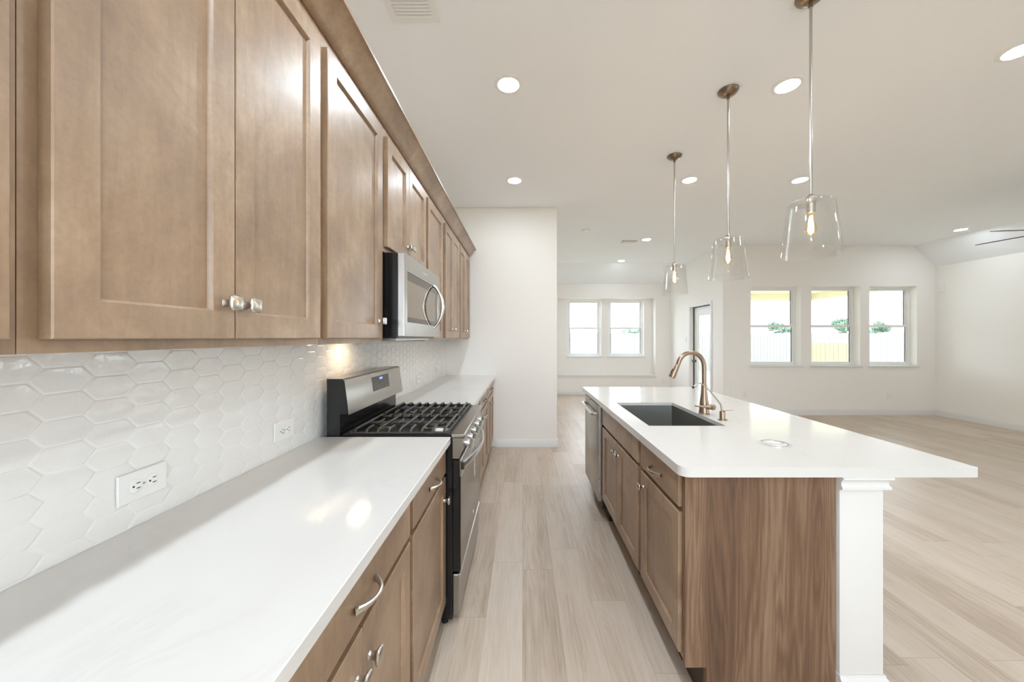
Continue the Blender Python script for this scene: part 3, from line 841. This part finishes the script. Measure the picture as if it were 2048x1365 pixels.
part('drawer_lip', bx(-0.3075, -0.300, ry0 + 0.002, ry1 - 0.002, 0.232, 0.250, bev=0.003), 'steel_bright', wd)

# ---------------------------------------------------------------- island
IX0, IX1, IY0, IY1 = 0.580, 1.672, 1.302, 3.436
IF = 0.617           # island face frame plane
SKX0, SKX1, SKY0, SKY1 = 0.684, 1.100, 1.921, 2.615
bm = NB()
us_, vs2 = [IX0, SKX0, SKX1, IX1], [IY0, SKY0, SKY1, IY1]
gv = {(i, j): bm.verts.new((us_[i], vs2[j], 0.878)) for i in range(4) for j in range(4)}
for i in range(3):
    for j in range(3):
        if (i, j) != (1, 1): bm.faces.new((gv[i, j], gv[i + 1, j], gv[i + 1, j + 1], gv[i, j + 1]))
def round_corner(k, r):
    """replace an outer corner vertex of the flat sheet by an arc"""
    v = gv[k]; f = v.link_faces[0]; loop = [q for q in f.verts]; n_ = loop.index(v)
    pv, nv = loop[n_ - 1].co, loop[(n_ + 1) % len(loop)].co
    a = (pv - v.co).normalized(); b = (nv - v.co).normalized(); c = v.co + (a + b) * r
    arc = [bm.verts.new(c - b * r * math.cos(t) - a * r * math.sin(t)) for t in [PI / 2 * q / 8 for q in range(9)]]
    bm.faces.remove(f); bm.verts.remove(v)
    bm.faces.new(loop[:n_] + arc + loop[n_ + 1:])
round_corner((0, 0), 0.038); round_corner((3, 0), 0.006); round_corner((0, 3), 0.02); round_corner((3, 3), 0.02)
ex_ = bmesh.ops.extrude_face_region(bm, geom=bm.faces[:])
bmesh.ops.translate(bm, verts=[g for g in ex_['geom'] if isinstance(g, bmesh.types.BMVert)], vec=(0, 0, 0.036))
solo('island_countertop', bm, 'quartz', 'white quartz island top with sink cut-out and rounded near corner', 'countertop', (1.1, 2.3, 0.88))

def island_cab(label, y0, y1, fronts, panel=False, x1=1.17):
    root = thing('island_cabinet', label, 'cabinet', (IF, (y0 + y1) / 2, 0), 'cabinets in the island')
    bm = NB()
    top = 0.877 if not panel == 'sink' else 0.64
    if panel == 'sink':      # open box so that the basin hangs free inside it
        box(bm, IF, IF + 0.02, y0 + 0.0006, y1 - 0.0006, 0.155, 0.877); box(bm, IF + 0.02, x1, y0 + 0.0006, y0 + 0.02, 0.155, 0.877); box(bm, IF + 0.02, x1, y1 - 0.02, y1 - 0.0006, 0.155, 0.877)
        box(bm, IF + 0.02, x1, y0 + 0.02, y1 - 0.02, 0.155, 0.175); box(bm, x1 - 0.02, x1, y0 + 0.02, y1 - 0.02, 0.175, 0.877)
    else:
        box(bm, IF, x1, y0 + 0.0006, y1 - 0.0006, 0.155, 0.877)
    part('cabinet_body', bm, 'wood', root)
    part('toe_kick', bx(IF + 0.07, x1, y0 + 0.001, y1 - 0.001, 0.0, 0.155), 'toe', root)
    for f in fronts:
        bm = NB()
        if f[0] == 'door':
            shaker(bm, IF - 0.0005, -1, f[1], f[2], 0.185, 0.722); d = part('door', bm, 'wood', root)
            bm = NB(); knob(bm, (IF - 0.0205, f[3], 0.655), -1); part('knob', bm, 'nickel', d)
        else:
            slabfront(bm, IF - 0.0005, -1, f[1], f[2], 0.742, 0.866)
            d = part('drawer' if f[0] == 'drawer' else 'false_drawer', bm, 'wood', root)
            if f[0] == 'drawer':
                bm = NB(); pull(bm, (IF - 0.0205, (f[1] + f[2]) / 2, 0.80), -1); part('pull_handle', bm, 'nickel', d)
    return root
c1 = island_cab('brown island cabinet at the near corner with one drawer and single door', 1.352, 1.815, [('drawer', 1.362, 1.797, 0), ('door', 1.362, 1.797, 1.755)])
c2 = island_cab('brown double-door island cabinet under the sink', 1.815, 2.672, [('false', 1.838, 2.656), ('door', 1.838, 2.245, 2.213), ('door', 2.248, 2.656, 2.280)], panel='sink')
bm = NB()
prism(bm, [(IF - 0.008, 0.155), (IF + 0.07, 0.155), (IF + 0.07, 0.0), (1.172, 0.0), (1.172, 0.877), (IF - 0.008, 0.877)], lambda a, b, w: (a, w, b), 1.330, 1.351)
solo('island_end_panel', bm, 'panel', 'walnut-grain end panel closing the near end of the island', 'panel', (0.9, 1.34, 0))
solo('island_end_panel', bx(IF + 0.06, 1.172, 3.282, 3.41, 0.0, 0.877), 'wood', 'brown panel at the far end of the island past the dishwasher', 'panel', (0.9, 3.35, 0))
# white back wall of the island with the square end post
solo('island_back_wall', bx(1.173, 1.30, 1.50, 3.41, 0.0, 0.877), 'trim', 'white half wall carrying the seating side of the island', 'half wall', (1.24, 2.4, 0))
po = thing('island_post', 'square white post with cap and base under the overhanging island corner', 'post', (1.25, 1.41, 0))
px0, px1, py0, py1 = 1.176, 1.338, 1.318, 1.48
part('post_shaft', bx(px0, px1, py0, py1, 0.0005, 0.8775, bev=0.003, seg=2), 'trim', po)
def collar(rows):
    bm = NB()
    rings(bm, [[(px0 - (0.0004 if d <= 0 else d * 0.35), py0 - d, z), (px1 + d, py0 - d, z), (px1 + d, py1 + 0.004, z), (px0 - (0.0004 if d <= 0 else d * 0.35), py1 + 0.004, z)] for d, z in rows], False, False)
    return bm
def ringed(rows, lo=0.0006):
    bm = NB()
    n1 = [(lo, rows[0][1])] + rows + [(lo, rows[-1][1])]
    rings(bm, [[(px0 - min(d, 0.0035) - (d - min(d, 0.0035)) * 0.0, py0 - d, z), (px1 + d, py0 - d, z), (px1 + d, py1 + d, z), (px0 - min(d, 0.0035), py1 + d, z)] for d, z in n1], False, False)
    return bm
part('post_cap', ringed([(0.006, 0.828), (0.016, 0.832), (0.016, 0.840), (0.011, 0.846), (0.010, 0.856), (0.015, 0.866), (0.021, 0.870), (0.021, 0.8775)]), 'trim', po)
part('post_base', ringed([(0.014, 0.0006), (0.014, 0.118), (0.011, 0.126), (0.006, 0.132), (0.005, 0.140)]), 'trim', po)

# sink
bm = NB()
sx0, sx1, sy0, sy1 = SKX0 + 0.0006, SKX1 - 0.0006, SKY0 + 0.0006, SKY1 - 0.0006
def rr4(i, z, r=0.006):
    out = []
    for q, (cx, cy_) in enumerate(((sx1 - i - r, sy1 - i - r), (sx0 + i + r, sy1 - i - r), (sx0 + i + r, sy0 + i + r), (sx1 - i - r, sy0 + i + r))):
        for k_ in range(5):
            a = PI / 2 * q + PI / 8 * k_; out.append((cx + r * math.cos(a), cy_ + r * math.sin(a), z))
    return out
rings(bm, [rr4(0.0, 0.893), rr4(0.0008, 0.893), rr4(0.001, 0.70), rr4(0.003, 0.664), rr4(0.010, 0.656)], False, True)
sk = thing('kitchen_sink', 'rectangular undermount stainless sink set in the white island', 'sink', (0.89, 2.27, 0.66))
part('basin', bm, 'sink', sk)
bm = NB(); lathe(bm, [(0.045, 0.6565), (0.045, 0.659), (0.034, 0.659), (0.030, 0.6575)], (0.89, 2.27, 0), seg=24); part('drain', bm, 'steel_bright', sk)

# faucet
fa = thing('kitchen_faucet', 'champagne nickel gooseneck pull-down faucet behind the sink', 'faucet', (1.136, 2.232, 0.914))
fx, fy = 1.140, 2.232
bm = NB(); lathe(bm, [(0.033, 0.9142), (0.033, 0.918), (0.0305, 0.921), (0.028, 0.955), (0.0255, 0.99), (0.021, 1.03), (0.0175, 1.07), (0.0158, 1.10)], (fx, fy, 0), seg=28)
part('faucet_body', bm, 'bronze', fa)
bm = NB()
R = 0.082; zc = 1.208
pts = [(fx, fy, 1.098), (fx, fy, 1.15), (fx, fy, zc)]
for i in range(1, 19):
    a = (PI * 0.92) * i / 18
    pts.append((fx - R + R * math.cos(a), fy, zc + R * math.sin(a) * 1.08))
ex = Vector(pts[-1]); dv = (Vector(pts[-1]) - Vector(pts[-2])).normalized()
pts.append(tuple(ex + dv * 0.012))
tube(bm, pts, 0.0135, 16)
part('spout', bm, 'bronze', fa)
bm = NB(); p0 = ex + dv * 0.012; dd = (dv + Vector((-0.16, 0, 0))).normalized()
lathe(bm, [(0.0128, 0), (0.0145, 0.004), (0.0150, 0.02), (0.0185, 0.06), (0.0205, 0.082), (0.0185, 0.087)], p0, dd, 24)
sh = part('spray_head', bm, 'bronze', fa)
bm = NB(); q = p0 + dd * 0.045 + Vector((-0.0175, 0, 0)); tube(bm, [q - dd * 0.018, q, q + dd * 0.018], [0.004, 0.0055, 0.004], 10)
part('spray_button', bm, 'blackmat', sh, 'dark spray button')
bm = NB(); lathe(bm, [(0.0165, 0.0), (0.0175, 0.006), (0.0175, 0.052), (0.0155, 0.056)], (fx + 0.002, fy - 0.012, 0.962), (0.62, -0.78, 0.02), 20)
hb = part('handle_hub', bm, 'bronze', fa)
bm = NB(); tube(bm, [(fx + 0.012, fy - 0.05, 0.962), (fx - 0.02, fy - 0.055, 0.966), (fx - 0.085, fy - 0.06, 0.974)], [0.0075, 0.006, 0.0048], 10)
part('lever', bm, 'bronze', hb)

# filtered water tap
wt = thing('water_dispenser', 'small slim-necked nickel water tap beside the faucet', 'tap', (1.157, 2.057, 0.914))
tx, ty = 1.157, 2.057
bm = NB(); lathe(bm, [(0.026, 0.9142), (0.026, 0.917), (0.0255, 0.918), (0.0150, 0.9185), (0.0150, 0.962), (0.0135, 0.965)], (tx, ty, 0), seg=24); part('tap_body', bm, 'bronze', wt)
bm = NB()
raw_pts = [(0, 0.963), (0.0, 0.985), (-0.004, 1.002), (-0.030, 1.035), (-0.070, 1.082), (-0.092, 1.106), (-0.110, 1.121), (-0.126, 1.127), (-0.142, 1.124), (-0.154, 1.114), (-0.164, 1.104)]
tube(bm, [(tx - 0.004 + a, ty, z) for a, z in raw_pts], [0.0055, 0.0055, 0.005] + [0.0042] * 8, 10); part('neck', bm, 'nickel', wt)
bm = NB(); lathe(bm, [(0.0048, 0), (0.0062, 0.004), (0.0062, 0.012), (0.005, 0.014)], (tx - 0.164, ty, 1.108), (-0.6, 0, -0.55), 12); part('nozzle', bm, 'blackmat', wt, 'dark tip of the spout')
bm = NB(); tube(bm, [(tx + 0.004, ty, 0.968), (tx + 0.02, ty - 0.004, 0.969), (tx + 0.056, ty - 0.012, 0.973)], [0.006, 0.0045, 0.003], 10, 0.6, (0, 0, 1)); part('lever', bm, 'bronze', wt)

# pop-up outlet in the island top
pu = thing('popup_outlet', 'round steel-rimmed pop-up outlet flush in the island top', 'outlet', (1.135, 1.600, 0.914))
def annulus(r0, r1, z0, z1):
    bm = NB(); lathe(bm, [(r0, z0), (r1, z0), (r1, z1), (r0, z1), (r0, z0)], (1.135, 1.600, 0), seg=48, cap0=False, cap1=False); return bm
part('outer_rim', annulus(0.0535, 0.064, 0.9142, 0.9162), 'steel_bright', pu)
part('inner_rim', annulus(0.0465, 0.0505, 0.9142, 0.9158), 'nickel', pu)
bm = NB(); lathe(bm, [(0.046, 0.9142), (0.046, 0.9152), (0.045, 0.9156)], (1.135, 1.600, 0), seg=40); part('lid', bm, 'quartz', pu)

# dishwasher
dw = thing('dishwasher', 'stainless dishwasher with bar handle at the far end of the island', 'dishwasher', (0.6, 2.98, 0))
part('dishwasher_body', bx(0.602, 1.15, 2.680, 3.276, 0.10, 0.873), 'blackmat', dw)
part('toe_panel', bx(0.66, 1.1, 2.69, 3.27, 0.0, 0.099), 'blackmat', dw)
bm = NB(); box(bm, 0.576, 0.601, 2.690, 3.268, 0.150, 0.872, bev=0.004, seg=2)
dd_ = part('door', bm, 'steel', dw)
part('door_edge', bx(0.5775, 0.600, 2.6865, 2.6895, 0.153, 0.869), 'steel_bright', dd_)
bm = NB()
pts = [(0.570 - 0.028 * min(1, (1 - abs(t)) * 9) ** 0.5, 2.979 + t * 0.262, 0.800) for t in [-1 + i / 12 for i in range(25)]]
tube(bm, pts, 0.0155, 14); part('bar_handle', bm, 'steel_bright', dd_)
bm = NB(); lathe(bm, [(0.009, 0), (0.0085, 0.001)], (0.576, 2.80, 0.265), (-1, 0, 0), 18); part('badge', bm, 'grey', dd_)
bm = NB()
for k_ in range(6): box(bm, 0.5757, 0.5760, 3.02 + k_ * 0.011, 3.027 + k_ * 0.011, 0.853, 0.860)
part('badge_lettering', bm, 'blackmat', dd_)

# ---------------------------------------------------------------- pendants
def make_pendant(label, x, y):
    root = thing('pendant_lamp', label, 'pendant lamp', (x, y, CH), 'pendants over the island')
    bm = NB(); lathe(bm, [(0.062, -0.0003), (0.064, -0.004), (0.060, -0.014), (0.046, -0.026), (0.024, -0.034), (0.010, -0.036)], (x, y, CH), (0, 0, 1), 36)
    cn = part('canopy', bm, 'canopy', root)
    bm = NB(); lathe(bm, [(0.0095, -0.036), (0.0095, -0.060), (0.0075, -0.062)], (x, y, CH), (0, 0, 1), 16); part('swivel', bm, 'canopy', cn)
    bm = NB(); lathe(bm, [(0.0066, -0.060), (0.0066, -0.985)], (x, y, CH), (0, 0, 1), 14); part('rod', bm, 'rod', root)
    bm = NB(); lathe(bm, [(0.0075, -0.965), (0.0165, -0.975), (0.0225, -0.990), (0.0225, -1.006), (0.018, -1.010), (0.018, -1.055), (0.014, -1.058)], (x, y, CH), (0, 0, 1), 24); part('socket', bm, 'rod', root)
    # glass: flared drum, open below, real wall thickness
    zt, zb, rt, rb = -1.000, -1.262, 0.093, 0.121
    bm = NB(); t_ = 0.003
    prof = [(0.024, zt), (rt - 0.012, zt + 0.002), (rt - 0.003, zt - 0.003), (rt, zt - 0.012), (rb, zb), (rb - 0.0015, zb - 0.002), (rb - t_, zb), (rt - t_, zt - 0.014), (rt - 0.007, zt - 0.007), (0.024, zt - 0.003), (0.024, zt)]
    lathe(bm, prof, (x, y, CH), (0, 0, 1), 56, False, False)
    part('glass_shade', bm, 'shade', root)
    bm = NB()
    lathe(bm, [(0.009, -1.058), (0.010, -1.075), (0.016, -1.100), (0.0225, -1.122), (0.024, -1.138), (0.020, -1.154), (0.010, -1.164), (0.002, -1.167)], (x, y, CH), (0, 0, 1), 24)
    bl = part('bulb', bm, 'bulb', root, 'amber glass filament bulb')
    bm = NB()
    for k in range(6):
        a = 2 * PI * k / 6
        tube(bm, [(x + 0.006 * math.cos(a), y + 0.006 * math.sin(a), CH - 1.082), (x + 0.011 * math.cos(a), y + 0.011 * math.sin(a), CH - 1.142)], 0.0022, 6)
    part('filament', bm, 'filament', bl, 'glowing warm filaments')
    return root
p1 = make_pendant('clear glass pendant lamp nearest the camera, the largest looking of three', 1.395, 1.72)
dup(p1, (1.380, 2.385, CH), 'clear glass pendant lamp hanging between the other two')
dup(p1, (1.386, 3.242, CH), 'clear glass pendant lamp farthest away, over the faucet end of the island')

# ---------------------------------------------------------------- ceiling fittings
def make_can(label, x, y, z=CH, lens='lens'):
    root = thing('recessed_light', label, 'ceiling light', (x, y, z), 'recessed ceiling lights')
    bm = NB(); lathe(bm, [(0.068, -0.0002), (0.092, -0.0002), (0.090, -0.004), (0.074, -0.007), (0.068, -0.006), (0.068, -0.0002)], (x, y, z), (0, 0, 1), 40, False, False)
    part('trim_ring', bm, 'plate', root)
    bm = NB(); lathe(bm, [(0.0675, -0.0008), (0.0675, -0.004), (0.060, -0.0055)], (x, y, z), (0, 0, 1), 40); part('lens', bm, lens, root)
    return root
can1 = None
can0 = make_can('recessed ceiling light nearest the camera above the aisle', -0.092, 2.328)
for x, y, lb in ((-0.084, 3.747, 'recessed ceiling light above the aisle just before the far white wall'),
                 (1.742, 2.337, 'recessed ceiling light beside the middle pendant, over the near island edge'),
                 (1.754, 3.735, 'recessed ceiling light beside the farthest pendant, past the island'),
                 (2.915, 3.735, 'recessed ceiling light seen beside the rod of the nearest pendant'),
                 (2.870, 2.050, 'recessed ceiling light cut by the right edge of the frame'),
                 (2.090, 5.990, 'recessed ceiling light in the nook next to the small ceiling vent'),
                 (2.130, 7.660, 'recessed ceiling light deepest in the nook, before the windows'),
                 (6.72, 5.450, 'recessed ceiling light in the living room by the right wall slope'),
                 (-0.09, 0.92, 'unseen added fill light over the aisle close above the camera'),  # from here on: downlights out of view, added to brighten the kitchen
                 (1.745, 0.92, 'unseen added fill light in front of the island, above the camera'),
                 (-0.09, -1.2, 'unseen added fill light behind the camera on the left'),
                 (1.745, -1.2, 'unseen added fill light behind the camera in the middle'),
                 (-0.09, -0.2, 'unseen added fill light over the aisle just behind the camera')):
    if x < 0 and y < 3: dup(can0, (x, y, CH), lb)
    elif can1 is None: can1 = make_can(lb, x, y, CH, 'lens_dim')
    else: dup(can1, (x, y, CH), lb)

def vent(label, x0, x1, y0, y1, n, split):
    root = thing('ceiling_vent', label, 'vent', ((x0 + x1) / 2, (y0 + y1) / 2, CH))
    fr = 0.032
    bm = NB(); grid_slab(bm, [x0, x0 + fr, x1 - fr, x1], [y0, y0 + fr, y1 - fr, y1], {(1, 1)}, lambda a, b, w: (a, b, w), CH - 0.008, CH - 0.0005)
    part('vent_frame', bm, 'plate', root)
    part('duct_opening', bx(x0 + fr, x1 - fr, y0 + fr, y1 - fr, CH - 0.0025, CH - 0.0006), 'duct', root, 'grey opening behind the slats')
    bm = NB()
    for i in range(n):
        y = y0 + fr + (y1 - y0 - 2 * fr) * (i + 0.5) / n; w = (y1 - y0 - 2 * fr) / n
        s = 1 if y > split else -1
        rings(bm, [[(x, y - s * w * 0.30, CH - 0.0030), (x, y + s * w * 0.22, CH - 0.0125), (x, y + s * w * 0.32, CH - 0.0115), (x, y - s * w * 0.20, CH - 0.0028)] for x in (x0 + fr, x1 - fr)])
    part('slats', bm, 'plate', root)
vent('white slatted ceiling vent at the top edge above the cabinets', -0.682, -0.432, 1.46, 1.866, 18, 1.70)
vent('small white ceiling vent in the nook beside a recessed light', 1.66, 1.99, 6.00, 6.22, 8, 6.1)
sd = thing('smoke_detector', 'round white smoke detector on the ceiling before the nook', 'smoke detector', (0.975, 5.46, CH))
bm = NB(); lathe(bm, [(0.066, -0.0003), (0.066, -0.012), (0.058, -0.026), (0.034, -0.030), (0.030, -0.036), (0.010, -0.038)], (0.975, 5.46, CH), (0, 0, 1), 32); part('housing', bm, 'plate', sd)

# ceiling fan, mostly outside the right edge
fx, fy, fz = 5.54, 3.62, 2.50
fn_ = thing('ceiling_fan', 'dark five-blade ceiling fan reaching in at the right edge', 'ceiling fan', (fx, fy, CH))
bm = NB(); lathe(bm, [(0.07, -0.0003), (0.068, -0.03), (0.03, -0.06)], (fx, fy, CH), (0, 0, 1), 24); part('canopy', bm, 'fan', fn_)
bm = NB(); lathe(bm, [(0.012, -0.05), (0.012, -0.45)], (fx, fy, CH), (0, 0, 1), 12); part('downrod', bm, 'fan', fn_)
bm = NB(); lathe(bm, [(0.04, 0.11), (0.09, 0.09), (0.10, 0.02), (0.09, -0.03), (0.05, -0.06)], (fx, fy, fz), (0, 0, 1), 28); part('motor_housing', bm, 'fan', fn_)
for i in range(5):
    a = math.radians(172.6 - 72 * i) ; d = Vector((math.cos(a), math.sin(a), 0)); s = Vector((-math.sin(a), math.cos(a), 0))
    tl = Vector((0, 0, 0)); c_ = Vector((fx, fy, fz)); pit = 0.0
    # blade pitch
    s2 = (s * math.cos(-0.22) + Vector((0, 0, 1)) * math.sin(-0.22))
    nn = d.cross(s2)
    bm = NB()
    rr_ = []
    for r_, w_ in ((0.10, 0.030), (0.16, 0.040), (0.24, 0.058), (0.42, 0.062), (0.60, 0.058), (0.625, 0.048), (0.632, 0.03)):
        rr_.append([c_ + d * r_ + s2 * (w_ * q) + nn * h for q, h in ((1, -0.003), (1, 0.003), (-1, 0.003), (-1, -0.003))])
    rings(bm, rr_); part('blade', bm, 'fan', fn_)

# ---------------------------------------------------------------- outside
GZ = -0.15
struct('ground', bx(-40, 80, -40, 90, GZ - 0.2, GZ), 'lawn')
def fence(label, x0, x1, y, ztop, mat, grp):
    root = thing('garden_fence', label, 'fence', ((x0 + x1) / 2, y, GZ), grp)
    bm = NB(); x = x0; r_ = random.Random(int(x0 * 10) + 5)
    while x < x1:
        w_ = 0.138; box(bm, x, x + w_, y, y + 0.02, GZ + 0.03, ztop + r_.uniform(-0.012, 0.012)); x += w_ + 0.008
    part('fence_boards', bm, mat, root)
    bm = NB()
    for z in (GZ + 0.3, (GZ + ztop) / 2, ztop - 0.25): box(bm, x0, x1, y + 0.0205, y + 0.06, z - 0.045, z + 0.045)
    part('fence_rails', bm, mat, root)
    for i in range(int((x1 - x0) / 2.4) + 1):
        xx = x0 + i * 2.4 + 0.1
        part('fence_post', bx(xx, xx + 0.09, y + 0.0605, y + 0.15, GZ - 0.01, ztop - 0.02), mat, root)
fence('long pale board fence across the yard beyond the windows', -3.0, 33.0, 16.0, 1.60, 'fence', None)
fence('short yellowish pine fence in front of the long one, in the middle window', 9.2, 11.25, 12.0, 1.22, 'fence2', None)
pr = thing('patio_roof', 'cream covered patio roof with beams outside the living room windows', 'patio', (6.0, 8.4, GZ))
part('roof_deck', bx(PAT_X + 0.3, 8.5, LIV_Y + 0.2, 10.4, 2.66, 2.72), 'soffit', pr)
part('header_beam', bx(PAT_X + 0.3, 8.5, 10.25, 10.39, 2.47, 2.66), 'soffit', pr)
part('side_beam', bx(8.36, 8.5, LIV_Y + 0.2, 10.25, 2.49, 2.66), 'soffit', pr)
part('patio_post', bx(8.17, 8.30, 10.26, 10.38, GZ, 2.47), 'soffit', pr)
def tree(label, x, y, zt, w, seed):
    r_ = random.Random(seed)
    root = thing('garden_tree', label, 'tree', (x, y, GZ), 'trees behind the fence')
    bm = NB(); tube(bm, [(x, y, GZ), (x + 0.05, y, zt * 0.4), (x, y, zt * 0.75)], [0.16, 0.12, 0.06], 8); part('trunk', bm, 'bark', root)
    bm = NB()
    lobes = [(r_.uniform(-w, w) * 0.7, r_.uniform(-w, w) * 0.5, zt * r_.uniform(0.45, 0.88), w * r_.uniform(0.3, 0.55)) for _ in range(11)]
    for lx, ly_, lz_, lr in lobes:
        for _ in range(150):
            v = Vector((r_.gauss(0, 1), r_.gauss(0, 1), r_.gauss(0, 1))).normalized() * lr * r_.uniform(0.55, 1.0)
            c_ = Vector((x + lx, y + ly_, lz_)) + Vector((v.x, v.y, v.z * 0.75))
            if c_.z > zt: c_.z = zt - r_.uniform(0, 0.2)
            q = Vector((r_.gauss(0, 1), r_.gauss(0, 1), r_.gauss(0, 1))).normalized(); u_ = q.orthogonal().normalized(); w_ = q.cross(u_); s_ = r_.uniform(0.06, 0.14)
            bm.faces.new([bm.verts.new(c_ + u_ * s_ * a + w_ * s_ * 0.5 * b) for a, b in ((-1, 0), (0, -1), (1, 0), (0, 1))])
    part('crown', bm, 'leaf', root)
tree('tree behind the fence in the first of three living room windows', 21.9, 30, 2.9, 1.1, 1)
tree('tall tree behind the fence in the middle living room window', 26.9, 30, 3.6, 0.95, 2)
tree('tree behind the fence in the third living room window', 30.1, 30, 2.9, 0.8, 3)
tree('low tree behind the fence seen through the nook window', 9.5, 30, 2.3, 1.2, 4)
for o in bpy.data.objects:
    if '_o' in o: del o['_o']
